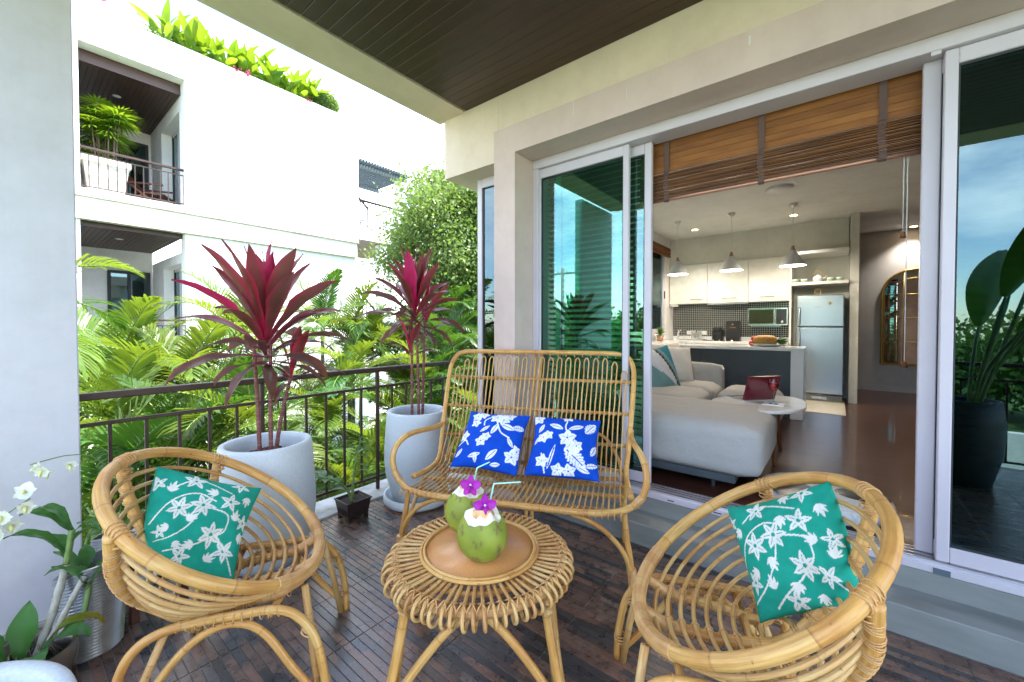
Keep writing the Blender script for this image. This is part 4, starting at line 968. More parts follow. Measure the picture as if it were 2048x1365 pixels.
MAR = [((0.12, 0.030, 0.018), (0.52, 0.012, 0.062), (0.17, 0.018, 0.020)),      # young, pink edged
       ((0.10, 0.036, 0.020), (0.34, 0.016, 0.042), (0.13, 0.026, 0.020)),
       ((0.085, 0.042, 0.030), (0.18, 0.032, 0.036), (0.13, 0.04, 0.024)),     # old, dusky
       ((0.42, 0.010, 0.060), (0.62, 0.015, 0.10), (0.30, 0.01, 0.04))]         # newest, magenta
LEAVES = []
for ki, (el, dr, Ln, wd) in enumerate(((85, .15, .58, .044), (76, .30, .60, .050), (66, .45, .62, .052), (54, .75, .62, .052), (40, 1.0, .60, .050), (26, 1.2, .60, .048), (10, 1.25, .56, .044), (-8, 1.1, .46, .038))):
    row = []
    for ci, (a_, b_, c_) in enumerate(MAR):
        row.append([strap_leaf(Ln, wd * 1.14, math.radians(el), dr, ki * 10 + ci * 3 + v, a_, b_, c_, twist=(-.5, .5)[v]).mesh('leaf', M['cord']) for v in range(2)])
    LEAVES.append(row)
def planter_pot(t, z_rim=.785):
    d = MB(); d.lathe([(.001, .012), (.272, .012), (.283, .03), (.283, .085), (.262, .085), (.255, .035), (.001, .035)], 48); d.build('saucer', M['planter'], t)
    d = MB(); d.lathe([(.001, .04), (.185, .04), (.205, .055), (.262, .25), (.274, .36), (.272, .48), (.262, .64), (.253, .765), (.249, z_rim - .004), (.240, z_rim), (.225, z_rim), (.216, z_rim - .006), (.212, z_rim - .03), (.212, .63)], 64); d.build('pot', M['planter'], t)
    d = MB(); V = []; n = 20
    d.lathe([(.001, .690), (.10, .688), (.2125, .672)], 40); d.build('soil', M['soil'], t)
    ch = MB()
    for i in range(330):
        a = rng.uniform(0, 2 * PI); r = .205 * math.sqrt(rng.uniform()); h = .690 - .018 * (r / .21) ** 2 + rng.uniform(0, .014)
        q = Euler((rng.uniform(-.7, .7), rng.uniform(-.7, .7), rng.uniform(0, 6.28))).to_matrix(); l, w, k = rng.uniform(.008, .019), rng.uniform(.005, .011), rng.uniform(.002, .005)
        V = [Vector((r * math.cos(a), r * math.sin(a), h)) + q @ Vector((x * l, y * w, z * k)) for x in (-1, 1) for y in (-1, 1) for z in (-1, 1)]
        ch.add(V, [(0, 1, 3, 2), (4, 6, 7, 5), (0, 4, 5, 1), (2, 3, 7, 6), (0, 2, 6, 4), (1, 5, 7, 3)], 0)
    tag(ch.build('bark_chips', M['bark'], t), kind='stuff')
def cordyline(t, stems, crowns, seed):
    r = random.Random(seed)
    for (x0, y0, x1, y1, z1) in stems:
        m = MB(); P = spline([(x0, y0, .66), ((x0 * .6 + x1 * .4), (y0 * .6 + y1 * .4), (.66 + z1) / 2), (x1, y1, z1)], 14)
        rs = [.0125 + .0016 * (1 if i % 3 == 0 else 0) - .003 * i / len(P) for i in range(len(P))]
        m.tube(P, rs, 9); m.build('stem', M['cord_stem'], t)
    for (cx_, cy_, z0, z1, n, sc) in crowns:
        for i in range(n):
            q = i / n; az = i * 2.39996 + r.uniform(-.3, .3); band = min(7, int(q * 7.6 + r.uniform(0, .5)))
            ci = 3 if (band == 0 or r.random() < .10 and band < 4) else (0 if band <= 2 else (1 if band <= 4 else 2))
            if r.random() < .15: ci = min(2, ci + 1) if ci != 3 else 0
            z = z1 - (z1 - z0) * q
            s = sc * r.uniform(.86, 1.1)
            inst('leaf', LEAVES[band][ci][i % 2], t, (cx_, cy_, z), (r.uniform(-.12, .12), r.uniform(-.08, .08), az), (s, s, s))
M['cord_stem'] = mat('ringed_red_stem', (0.15, 0.035, 0.030), (0.22, 0.12, 0.085), scale=3, rough=0.6, stretch=(1, 1, 26), lo=0.5, hi=0.68)
p1 = thing('potted_cordyline', 'tallest red leaved ti plant, in the grey pot behind the left tub chair', 'potted plant', (1.005, 2.76, 0), 0, 'red ti plants in tall grey pots')
planter_pot(p1)
cordyline(p1, [(-.03, .02, -.06, .02, 1.40), (.012, -.03, .02, -.02, 1.42), (.05, .01, .14, -.02, 1.18)], [(.0, .0, 1.26, 1.49, 38, .94), (.14, -.02, 1.12, 1.21, 8, .58)], 3)
p2 = thing('potted_cordyline', 'red leaved ti plant in the grey pot standing behind the loveseat arm', 'potted plant', (2.200, 2.80, 0), 0, 'red ti plants in tall grey pots')
planter_pot(p2)
cordyline(p2, [(-.04, .02, -.03, .03, 1.62), (0, -.02, .0, .0, 1.50), (.055, .0, .09, .0, 1.56)], [(-.01, .01, 1.48, 1.69, 30, .86), (.09, 0, 1.40, 1.56, 7, .66), (-.05, .03, 1.20, 1.32, 7, .52)], 8)
# plain planter in the near left corner
p3 = thing('empty_planter', 'grey terrazzo planter at the bottom left corner with only its rim in view', 'planter', (-.17, 1.19, 0), 0)
planter_pot(p3)

# little square pot with a jewel plant
sp = thing('small_potted_plant', 'small dark brown square pot with a glossy green jewel plant between the grey planters', 'potted plant', (1.685, 2.945, 0), 0)
d = MB()
def frustum(mb, x0, y0, z0, x1, y1, z1, mi=0):
    v = [(-x0, -y0, z0), (x0, -y0, z0), (x0, y0, z0), (-x0, y0, z0), (-x1, -y1, z1), (x1, -y1, z1), (x1, y1, z1), (-x1, y1, z1)]
    mb.add(v, [(0, 1, 5, 4), (1, 2, 6, 5), (2, 3, 7, 6), (3, 0, 4, 7), (0, 3, 2, 1)], mi)
frustum(d, .082, .076, .028, .100, .093, .148); frustum(d, .070, .066, .12, .094, .088, .1495)
for s in (-1, 1):
    for q in (-1, 1): d.box((s * .070 - .014, q * .066 - .012, 0), (s * .070 + .014, q * .066 + .012, .03))
for k in range(7):
    x = -.06 + k * .02; d.box((x - .003, -.0915 + .004, .05), (x + .003, -.083, .135)); d.box((-.0985 + .004, x - .003, .05), (-.089, x + .003, .135))
d.build('pot', M['brown_plastic'], sp)
d = MB()
for (lo, hi) in (((-.106, -.099, .145), (.106, -.088, .156)), ((-.106, .088, .145), (.106, .099, .156)), ((-.106, -.088, .145), (-.095, .088, .156)), ((.095, -.088, .145), (.106, .088, .156))): d.box(lo, hi, 0, .002)
d.build('rim', M['brown_plastic'], sp)
d = MB(); d.add([(-.094, -.087, .137), (.094, -.087, .137), (.094, .087, .137), (-.094, .087, .137)], [(0, 1, 2, 3)]); d.build('soil', M['soil'], sp)
def leaf_blade(Ln, wd, cup=.25, bend=.3, n=7):
    mb = MB(); V = []; cs = (-1, -.5, 0, .5, 1)
    for i in range(n + 1):
        t = i / n; w = wd * max(0.02, math.sin(PI * (t * .94 + .03)) ** .7)
        for c in cs: V.append((t * Ln, c * w, abs(c) * w * cup - bend * Ln * t * t))
    m = 5; mb.add(V, [(i * m + k, (i + 1) * m + k, (i + 1) * m + k + 1, i * m + k + 1) for i in range(n) for k in range(4)], 0, True); return mb
zz = leaf_blade(.115, .034, .3, .25).mesh('leaf', M['shade_leaf'])
def jewel_stem(P, n, s0):
    Q = spline(P, 8); d = MB(); d.tube(Q, [.013 - .010 * i / len(Q) for i in range(len(Q))], 8); d.build('stem', M['stem_green'], sp)
    for i in range(n):
        t = s0 + (1 - s0) * i / (n - 1); k = int(t * (len(Q) - 1)); p = Q[k]; tg = (Q[min(k + 1, len(Q) - 1)] - Q[max(k - 1, 0)]).normalized()
        side = (1 if i % 2 else -1); az = math.atan2(tg.y, tg.x) + side * rng.uniform(.7, 1.2)
        inst('leaf', zz, sp, p, (side * rng.uniform(.1, .6), rng.uniform(-.5, .1), az), (rng.uniform(.8, 1.15),) * 3)
jewel_stem([(-.02, -.03, .13), (-.07, -.03, .25), (-.16, .0, .34), (-.26, .03, .385)], 9, .35)
jewel_stem([(.01, .03, .13), (.03, .04, .30), (.055, .04, .45), (.09, .03, .60)], 9, .42)

# ---------------- ribbed silver pots with orchids by the column
def ribbed_pot(name, label, loc, R, h, wav, group='silver ribbed pots by the column'):
    t = thing(name, label, 'potted plant', loc, 0, group); d = MB(); V = []; n = 48; rows = int(h / .0070)
    top = [h + wav * math.sin(2 * PI * k / n + 2.2) + wav * .35 * math.sin(4 * PI * k / n) for k in range(n)]
    for i in range(rows + 1):
        q = i / rows
        for k in range(n):
            a = 2 * PI * k / n; rr = R * (.93 + .07 * math.sin(q * PI * .8) + .045 * math.sin(2 * a + 5 * q) * q) + (.0045 if i % 2 else -.0045)
            V.append((rr * math.cos(a), rr * math.sin(a), q * top[k]))
    F = [(i * n + k, i * n + (k + 1) % n, (i + 1) * n + (k + 1) % n, (i + 1) * n + k) for i in range(rows) for k in range(n)]
    o0 = len(V)
    for q in (1.0, .55):
        for k in range(n): a = 2 * PI * k / n; rr = R * .90 * (1 + .045 * math.sin(2 * a + 5) * q); V.append((rr * math.cos(a), rr * math.sin(a), q * top[k] - (0 if q == 1 else 0)))
    F += [(rows * n + k, rows * n + (k + 1) % n, o0 + (k + 1) % n, o0 + k) for k in range(n)] + [(o0 + k, o0 + (k + 1) % n, o0 + n + (k + 1) % n, o0 + n + k) for k in range(n)]
    d.add(V, F, 0, False); d.build('pot', M['silver_ribs'], t)
    s_ = MB(); s_.lathe([(.001, h * .62), (R * .92, h * .60)], 30); s_.build('soil', M['soil'], t); return t
orch = strap_leaf(.26, .030, math.radians(58), 1.5, 4, (.05, .15, .025), (.045, .13, .02), (.07, .17, .03), fold=.5).mesh('leaf', M['cord'])
orch2 = strap_leaf(.20, .042, math.radians(70), .9, 5, (.05, .155, .03), (.05, .14, .03), (.07, .18, .03), fold=.35).mesh('leaf', M['cord'])
orch3 = strap_leaf(.24, .034, math.radians(40), .9, 6, (.05, .16, .02), (.06, .16, .02), (.30, .26, .02), fold=.5).mesh('leaf', M['cord'])
r1 = ribbed_pot('orchid_pot', 'silver ribbed pot with a wavy rim and orchid leaves beside the column foot', (.225, 2.70, 0), .118, .40, .030)
for az, sc, me, z in ((.3, .8, orch, .34), (-.4, .85, orch, .34), (-1.1, .7, orch, .35), (1.6, .7, orch2, .34), (2.6, .8, orch2, .35), (-2.2, .7, orch2, .33), (-.1, .7, orch3, .36), (3.6, .6, orch, .36)):
    inst('leaf', me, r1, (.03 * math.cos(az), .03 * math.sin(az), z), (0, 0, az), (sc,) * 3)
r2 = ribbed_pot('orchid_pot', 'silver ribbed pot mostly hidden behind the left tub chair', (.355, 2.96, 0), .105, .42, .018)
for az, sc in ((.5, .8), (2.4, .9), (-2.5, .8), (4.2, .7), (1.5, .8)): inst('leaf', orch, r2, (0, 0, .36), (0, 0, az), (sc,) * 3)
# bronze bowl orchid with canes and spray
r3 = thing('bowl_orchid', 'orchid with broad leaves and grey canes in a bronze bowl at lower left', 'potted plant', (.035, 2.52, 0), 0)
d = MB(); d.lathe([(.001, 0), (.085, .0), (.115, .04), (.135, .12), (.137, .19), (.130, .192), (.125, .13), (.11, .10), (.001, .10)], 40, 0, (0, 0, 0), 1.05, 1.0); d.build('bowl', M['bronze_bowl'], r3)
d = MB(); d.lathe([(.001, .135), (.124, .128)], 24); d.build('soil', M['soil'], r3)
rt = MB()
for i in range(26):
    a = rng.uniform(0, 6.28); r_ = rng.uniform(.02, .11); rt.tube(spline([(r_ * math.cos(a), r_ * math.sin(a), .12), (r_ * .7 * math.cos(a + .5), r_ * .7 * math.sin(a + .5), .16 + rng.uniform(0, .05)), (r_ * math.cos(a + 1), r_ * math.sin(a + 1), .15)], 4), .0022, 4)
tag(rt.build('roots', mat('grey_roots', (.25, .2, .14)), r3), kind='stuff')
bl = strap_leaf(.24, .046, math.radians(78), .5, 7, (.055, .17, .03), (.05, .15, .025), (.06, .18, .03), fold=.25).mesh('leaf', M['cord'])
bl2 = strap_leaf(.26, .050, math.radians(75), 2.6, 8, (.06, .17, .04), (.055, .15, .04), (.06, .16, .04), fold=.18).mesh('leaf', M['cord'])
bl3 = strap_leaf(.26, .030, math.radians(75), 2.9, 9, (.08, .17, .02), (.25, .20, .015), (.32, .22, .01), fold=.3).mesh('leaf', M['cord'])
for me, x, y, az, sc in ((bl, -.02, .02, 1.2, 1.0), (bl, -.06, .0, 2.6, .95), (bl2, .03, -.02, -.75, 1.0), (bl2, .0, -.05, -1.4, .8), (bl3, .03, .01, -.35, 1.1), (bl, -.08, -.03, 3.2, 1.0), (bl, -.1, .03, 2.2, .8)):
    inst('leaf', me, r3, (x, y, .13), (0, 0, az), (sc,) * 3)
for (P, ra) in (([(.02, .03, .13), (.07, .06, .28), (.115, .09, .46)], .0135), ([(.03, .01, .13), (.10, .03, .27), (.165, .05, .40)], .0115)):
    q = MB(); Q = spline(P, 8); q.tube(Q, [ra * (1 + .18 * (i % 4 == 0)) for i in range(len(Q))], 8); q.build('cane', mat('papery_cane', (.42, .39, .33), (.26, .24, .18), scale=30), r3)
q = MB(); q.tube(spline([(.115, .09, .46), (.125, .095, .53), (.135, .10, .60)], 5), .012, 8); q.build('cane', M['stem_green'], r3)
q = MB(); q.tube(spline([(.12, .0, .13), (.16, .02, .26), (.18, .05, .36)], 5), .010, 8); q.build('cane', M['stem_green'], r3)
for (x, y, z, az, me, sc) in ((.135, .10, .58, 2.35, orch, .95), (.135, .10, .60, 2.1, orch, .85), (.135, .10, .59, -.6, orch3, .75), (.12, .09, .50, 2.5, orch, 1.0), (.12, .09, .48, 2.0, orch2, .7), (.13, .1, .54, -1.0, orch, .7), (.17, .04, .36, 2.8, orch2, .8), (.17, .04, .34, -.3, orch2, .7)):
    inst('leaf', me, r3, (x, y, z), (0, .1, az), (sc,) * 3)
def spray(name, label, P, fl):
    t = thing(name, label, 'orchid flowers', P[-1], 0, 'white orchid sprays in front of the column')
    Q = [Vector(p) - Vector(P[-1]) for p in P]; d = MB(); d.tube(spline(Q, 8), .0023, 6); d.build('flower_stalk', M['stem_green'], t)
    for (p, el, az, s) in fl:
        f = MB(); R = Euler((0, el, az)).to_matrix(); c = Vector(p) - Vector(P[-1])
        for i, (a, L_, w_) in enumerate(((0, .042, .015), (1.2, .044, .024), (2.45, .038, .015), (3.85, .038, .015), (5.05, .044, .024))):
            V = []
            for k in range(5):
                tt = k / 4; w = w_ * math.sin(PI * (tt * .9 + .08)) * s
                for cc in (-1, 0, 1): V.append(c + R @ Vector((.010 * tt * tt + .004 * abs(cc), math.cos(a) * tt * L_ * s - math.sin(a) * cc * w, math.sin(a) * tt * L_ * s + math.cos(a) * cc * w)))
            f.add(V, [(k * 3 + j, (k + 1) * 3 + j, (k + 1) * 3 + j + 1, k * 3 + j + 1) for k in range(4) for j in range(2)], 0, True)
        for k in range(6): pass
        fo = f.build('flower', M['white_petal'], t)
        l = MB(); l.tube([c, c + R @ Vector((.016, 0, -.004)), c + R @ Vector((.026, 0, -.016))], [.006 * s, .009 * s, .003], 7); l.build('lip', mat('lemon_lip', (.72, .70, .28)), fo)
spray('orchid_spray', 'upper white orchid spray arching from the left tub chair towards the column', [(.36, 2.92, .40), (.34, 2.80, .72), (.25, 2.70, .885), (.17, 2.66, .925), (.09, 2.63, .925), (.055, 2.62, .92)],
      [((.085, 2.60, .895), .5, -2.0, 0.72), ((.078, 2.62, .905), -.3, -2.6, 0.58), ((.168, 2.63, .89), .3, -1.6, 0.61), ((.10, 2.62, .88), .9, -1.2, 0.50)])
spray('orchid_spray', 'lower white orchid spray rising at the left picture edge', [(-.12, 2.45, .20), (-.10, 2.42, .55), (-.06, 2.42, .74), (0.01, 2.43, .805), (.05, 2.44, .83)],
      [((.035, 2.42, .865), -.6, -1.8, 0.83), ((.035, 2.42, .81), .4, -1.5, 0.72), ((-.02, 2.42, .79), .3, -1.9, 0.79), ((.0, 2.41, .755), .5, -1.4, 0.79), ((-.03, 2.40, .74), .2, -2.2, 0.72)])
# dark wooden stool behind the left chair
stl = thing('wooden_stool', 'dark wooden stool half hidden behind the left tub chair', 'stool', (.46, 2.86, 0), .15)
for x, y in ((-.09, -.09), (-.09, .20), (.12, -.09), (.12, .20)): box('leg', (x - .017, y - .017, 0), (x + .017, y + .017, .30), M['dark_wood'], stl, .003)
box('seat', (-.12, -.12, .30), (.15, .23, .325), M['dark_wood'], stl, .004)
# bird of paradise behind the photographer, mirrored in the glass
sb = thing('bird_of_paradise', 'potted bird of paradise with big paddle leaves, mirrored in the right glass', 'potted plant', (.12, -1.0, 0), 0)
d = MB(); d.lathe([(.001, 0), (.17, 0), (.24, .3), (.25, .6), (.225, .8), (.205, .8), (.20, .68), (.001, .68)], 36); d.build('pot', mat('charcoal_pot', (.05, .055, .06), rough=.5), sb)
pad = leaf_blade(1.25, .15, .35, .22, 14).mesh('leaf', M['shade_leaf'])
for i, (az, el, hh) in enumerate(((-.35, 1.25, 1.75), (-.9, 1.3, 1.95), (-1.4, 1.3, 1.55), (-2.3, 1.2, 1.8), (-.6, 1.05, 1.45), (-1.2, 1.0, 1.65), (-2.8, 1.25, 1.5))):
    tip = Vector((math.cos(az) * .42, math.sin(az) * .42, hh)); s_ = MB(); s_.tube(spline([(.06 * math.cos(az), .06 * math.sin(az), .65), (.18 * math.cos(az), .18 * math.sin(az), 1.1), tip], 6), [.016] * 12 + [.009], 7); s_.build('leaf_stalk', M['stem_green'], sb)
    inst('leaf', pad, sb, tip, (rng.uniform(-.4, .4), -el + .3, az))

# ================================================================== COCONUTS
def coconut(label, loc, rz, R, h, tilt, seed):
    t = thing('coconut', label, 'coconut', loc, rz, 'green coconuts on the rattan table'); t.rotation_euler = (tilt[0], tilt[1], rz)
    d = MB(); V = []; C = []; n, mth = 64, 40; zc = h * .50; r = np.random.default_rng(seed)
    ph = r.uniform(0, 6.28, 8)
    for i in range(mth + 1):
        q = i / mth; th = PI * (1 - q * .735)     # bottom to the cut
        for k in range(n):
            a = 2 * PI * k / n
            rr = R * math.sin(th) * (1 + .030 * math.cos(3 * a + 1) * math.sin(th)); zz_ = zc - zc * math.cos(PI - th) * (1.0)
            z = zc + math.cos(th) * -zc * -1
            z = zc * (1 + math.cos(th) * 1.0)
            sq = 1 + .06 * math.sin(th) ** 2; rr *= sq
            if i == mth: z += .010 * math.sin(3 * a + ph[0]) + .006 * math.sin(7 * a + ph[1])
            V.append((rr * math.cos(a), rr * math.sin(a), z))
            base = np.array([.20, .245, .03]); lime = np.array([.30, .33, .05]); brown = np.array([.15, .085, .05])
            nz = .5 + .5 * math.sin(3.1 * a + 5 * q + ph[2]) * math.sin(7 * q + 2 * a + ph[3]); c = base * (1 - nz) + lime * nz
            sc = math.sin(5 * a + 9 * q + ph[4]) * math.sin(11 * q - 2 * a + ph[5]) + .4 * math.sin(23 * a + 31 * q)
            if sc > .80: c = c * .3 + brown * .7
            if q < .10: c = c * .5 + brown * .5
            streak = math.exp(-((a - 3.9 + .7 * (q - .5)) ** 2) / .012) * (q < .62) ; c = c * (1 - .8 * streak) + brown * .8 * streak
            C.append((*c, 1))
    d.add(V, [(i * n + k, i * n + (k + 1) % n, (i + 1) * n + (k + 1) % n, (i + 1) * n + k) for i in range(mth) for k in range(n)], 0, True)
    d.col = C; d.build('husk', M['coco_skin'], t)
    # white cut: facetted cone with a hole
    d = MB(); top = V[-n:]; V2 = [Vector(p) for p in top]; zt = V[-1][2]
    rows = [(1.0, 0, .0), (.80, .012, .004), (.58, .022, .005), (.44, .026, .002), (.38, .024, 0), (.34, .010, 0), (.27, -.05, 0)]
    V2 = []
    for (f_, dz, ns) in rows:
        for k in range(n):
            a = 2 * PI * k / n; facet = 1 - .06 * abs(math.sin(2.5 * a + ph[6])) if .3 < f_ < .9 else 1
            V2.append((top[k][0] * f_ * facet + .012 * (1 - f_), top[k][1] * f_ * facet, (top[k][2] * f_ + (1 - f_) * zt) + dz * 1.0 + ns * math.sin(5 * a)))
    d.add(V2, [(i * n + k, i * n + (k + 1) % n, (i + 1) * n + (k + 1) % n, (i + 1) * n + k) for i in range(len(rows) - 1) for k in range(n)], 0, False)
    d.build('cut_flesh', M['coconut_flesh'], t)
    # peeled lid flap standing up at the side of the hole
    d = MB(); V3 = []
    for i in range(7):
        q = i / 6; a = PI * .55 + q * PI * .9
        for j in range(5):
            e = j / 4; r_ = R * (.50 - .16 * e); V3.append((r_ * math.cos(a) + .004, r_ * math.sin(a), zt + .012 + .036 * math.sin(PI * e * .75) * (.55 + .45 * math.sin(PI * q))))
    d.add(V3, [(i * 5 + j, (i + 1) * 5 + j, (i + 1) * 5 + j + 1, i * 5 + j + 1) for i in range(6) for j in range(4)], 0, True)
    o = d.build('lid_flap', M['coconut_husk'], t); md = o.modifiers.new('solid', 'SOLIDIFY'); md.thickness = .007
    return t, zt
ang = math.atan2(FWD.y, FWD.x)
c1, z1 = coconut('front green coconut opened with white top, straw pointing right', (1.245, 1.150, TZ - .002), ang, .100, .226, (.0, -.08), 1)
c2, z2 = coconut('rear green coconut opened with white top, behind the front one', (1.345, 1.345, TZ - .002), ang + .5, .099, .226, (.06, .10), 2)
def orchid(label, c, face):
    t = thing('orchid_flower', label, 'flower', c, 0, 'magenta orchids on the coconuts'); R = Vector(face).to_track_quat('X', 'Z').to_matrix()
    for a, L_, w_, cup in ((PI / 2, .050, .016, .2), (PI / 2 + 1.30, .050, .021, .3), (PI / 2 - 1.30, .050, .021, .3), (PI / 2 + 2.5, .046, .015, .15), (PI / 2 - 2.5, .046, .015, .15)):
        f = MB(); V = []
        for k in range(7):
            tt = k / 6; w = w_ * math.sin(PI * (tt * .88 + .06)) ** .8
            for cc in (-1, -.5, 0, .5, 1): V.append(R @ Vector((cup * L_ * tt * (1 - .6 * tt) + .005 * abs(cc), math.cos(a) * tt * L_ - math.sin(a) * cc * w, math.sin(a) * tt * L_ + math.cos(a) * cc * w)))
        f.add(V, [(k * 5 + j, (k + 1) * 5 + j, (k + 1) * 5 + j + 1, k * 5 + j + 1) for k in range(6) for j in range(4)], 0, True); f.build('petal', M['magenta_petal'], t)
    f = MB(); f.tube([R @ Vector(p) for p in ((0, 0, 0), (.016, 0, -.004), (.026, 0, -.013), (.024, 0, -.030))], [.005, .008, .009, .003], 8); f.build('lip', M['magenta_petal'], t)
    f = MB(); f.tube([R @ Vector(p) for p in ((.002, 0, .0), (.013, 0, .007), (.018, 0, .002))], [.006, .005, .002], 8); f.build('column', mat('pale_orchid_centre', (.78, .66, .74)), t)
fc = (-FWD + Vector((0, 0, .25)))
orchid('magenta orchid lying on the front coconut', (1.232, 1.128, TZ + .232), fc + Vector((.05, -.2, 0)))
orchid('magenta orchid lying on the rear coconut', (1.325, 1.300, TZ + .244), fc + Vector((-.1, .1, .1)))
def straw(label, P):
    t = thing('straw', label, 'straw', P[0], 0, 'bendy mint straws in the coconuts'); Q = [Vector(p) - Vector(P[0]) for p in P]
    bend = Q[1]; d = MB(); d.tube([Q[0], bend + (Q[0] - bend).normalized() * .008, bend, bend + (Q[2] - bend).normalized() * .008, Q[2]], .0034, 8); d.build('tube', M['straw'], t)
RT = Vector((FWD.y, -FWD.x, 0))
b1 = Vector((1.262, 1.145, TZ + .17)); straw('mint straw of the front coconut bent to the right', [b1, b1 + RT * .03 + Vector((0, 0, .135)) + FWD * .02, b1 + RT * .145 + Vector((0, 0, .142)) + FWD * .02])
b2 = Vector((1.358, 1.335, TZ + .18)); straw('mint straw of the rear coconut bent to the right', [b2, b2 + RT * .03 + Vector((0, 0, .125)) + FWD * .02, b2 + RT * .09 + Vector((0, 0, .150)) + FWD * .03])

# ================================================================== BLINDS
WB = thing('wooden_blind', 'wooden slat blind half drawn up in the open doorway', 'blind', (3.075, .38, 2.40))
o0 = Vector(WB.location)
def wbx(name, lo, hi, m, rot=(0, 0, 0), bev=0):
    c = Vector([(a + b) / 2 for a, b in zip(lo, hi)]); h = [(b - a) / 2 for a, b in zip(lo, hi)]
    return MB().box([-k for k in h], h, 0, bev).build(name, m, WB, c - o0, rot)
BY0, BY1 = -.42, 1.18
wbx('head_box', (3.055, BY0, 2.87), (3.10, BY1, 2.93), M['slat_dark'])
for i in range(6): wbx('slat', (3.073, BY0, 2.640 + i * .0435), (3.0765, BY1, 2.640 + i * .0435 + .049), M['slat'], (0, .10, 0))
for i in range(22): wbx('slat', (3.055 + rng.uniform(-.003, .003), BY0, 2.452 + i * .0083), (3.098, BY1, 2.452 + i * .0083 + .0036), M['slat_dark'] if i % 3 else M['slat'], (rng.uniform(-.002, .002), rng.uniform(-.06, .06), 0))
q = MB(); q.tube([(3.076, BY0, 2.440), (3.076, BY1, 2.440)], .014, 10); q.build('bottom_rail', M['copper'], WB, -o0)
for y in (.985, .385, -.195):
    q = MB(); w = .017
    P = [(3.060, 2.92), (3.058, 2.65)] + [(3.052 + (.006 if k % 2 else 0), 2.64 - k * .0085) for k in range(23)] + [(3.058, 2.43), (3.076, 2.421)]
    V = [(x, y + s * w + .004 * math.sin(z * 30), z) for x, z in P for s in (-1, 1)]; q.add(V, [(2 * k, 2 * k + 1, 2 * k + 3, 2 * k + 2) for k in range(len(P) - 1)], 0, False)
    o = q.build('tape', M['tape'], WB, -o0); md = o.modifiers.new('s', 'SOLIDIFY'); md.thickness = .002
for y, z in ((-.29, 2.02), (-.305, 1.30)):
    q = MB(); q.tube([(3.11, y, 2.9), (3.11, y, z)], .0022, 5); o = q.build('pull_cord', M['white_plastic'], WB, -o0)
    k = MB(); k.lathe([(.004, .035), (.010, .03), (.014, 0), (.001, 0)], 12); k.build('pull', M['slat_dark'], o, (3.11, y, z - .03))
vs = MB(); vs.box((-.0245, -.5, -.0014), (.0245, .5, .0014))
vme = vs.mesh('slat', M['slat_dark'])
for lab, y0, y1, n in (('dark venetian blind hanging behind the left green glass', 1.19, 2.06, 52), ('dark venetian blind hanging behind the right glass', -1.50, -.43, 52)):
    V = thing('venetian_blind', lab, 'blind', (3.13, (y0 + y1) / 2, .34), 0, 'venetian blinds behind fixed glass')
    for i in range(n): inst('slat', vme, V, (0, 0, i * .049), (0, .42, 0), (1, y1 - y0, 1))
    for y in (y0 + .18, (y0 + y1) / 2, y1 - .18):
        q = MB(); q.tube([(-.018, y - (y0 + y1) / 2, 0), (-.018, y - (y0 + y1) / 2, n * .049)], .0015, 4); q.build('ladder_cord', M['black_plastic'], V)
    box('head_box', (-.03, -(y1 - y0) / 2, n * .049), (.03, (y1 - y0) / 2, n * .049 + .05), M['slat_dark'], V)
kb = thing('roman_blind', 'rolled dark wooden blind above the kitchen window', 'blind', (7.4, 2.60, 2.86))
for i in range(6): box('slat', (-.85, -.05 + (i % 2) * .01, i * .03), (.85, .01 + (i % 2) * .01, i * .03 + .026), M['slat_dark'], kb, .004)

# ================================================================== LIVING ROOM
def soft(name, lo, hi, r, m, parent, puff=.02, n=10, seed=0, off=(0, 0, 0)):
    """upholstered block: rounded box with slightly crowned faces"""
    bm = bmesh.new(); bmesh.ops.create_cube(bm, size=2); bmesh.ops.subdivide_edges(bm, edges=bm.edges, cuts=n, use_grid_fill=True)
    c = [(a + b) / 2 for a, b in zip(lo, hi)]; h = [(b - a) / 2 for a, b in zip(lo, hi)]; ph = random.Random(seed)
    k1, k2 = ph.uniform(0, 6), ph.uniform(0, 6)
    for v in bm.verts:
        p = v.co; q = [max(-1 + r / h[i], min(1 - r / h[i], p[i])) for i in range(3)]
        q = [p[i] * 1.0 for i in range(3)]
        w = Vector([q[i] * h[i] for i in range(3)]); inner = Vector([max(-(h[i] - r), min(h[i] - r, w[i])) for i in range(3)]); d = w - inner
        if d.length > 1e-6: w = inner + d.normalized() * min(r, d.length) if d.length > r else w
        cr = [1 - (p[i]) ** 2 for i in range(3)]
        for i in range(3):
            a, b = (i + 1) % 3, (i + 2) % 3
            if abs(p[i]) > .999: w[i] += math.copysign(puff * max(0, cr[a]) ** .5 * max(0, cr[b]) ** .5, p[i]) + .003 * math.sin(p[a] * 7 + k1) * math.sin(p[b] * 6 + k2)
        v.co = w + Vector(c)
    me = bpy.data.meshes.new(name); bm.to_mesh(me); bm.free(); me.materials.append(m); me.polygons.foreach_set('use_smooth', [True] * len(me.polygons)); me.update()
    return inst(name, me, parent, off)
SF = thing('corner_sofa', 'oatmeal corner sofa with a chaise at the open door', 'sofa', (4.5, 1.6, .30))
soft('chaise_cushion', (-1.33, -1.22, .13), (-.30, .90, .50), .085, M['sofa'], SF, .012, 14, 1)
box('chaise_base', (-1.29, -1.06, .075), (-.32, .95, .135), mat('slate_plinth', (.05, .062, .072)), SF, .008)
soft('seat_cushion', (-.27, -.48, .16), (.62, .72, .475), .09, M['sofa'], SF, .025, 12, 2)
soft('seat_cushion', (.625, -.48, .16), (1.26, .72, .475), .09, M['sofa'], SF, .025, 12, 3)
box('sofa_base', (-.25, -.42, .08), (1.26, .98, .16), mat('dark_plinth', (.03, .035, .04)), SF, .008)
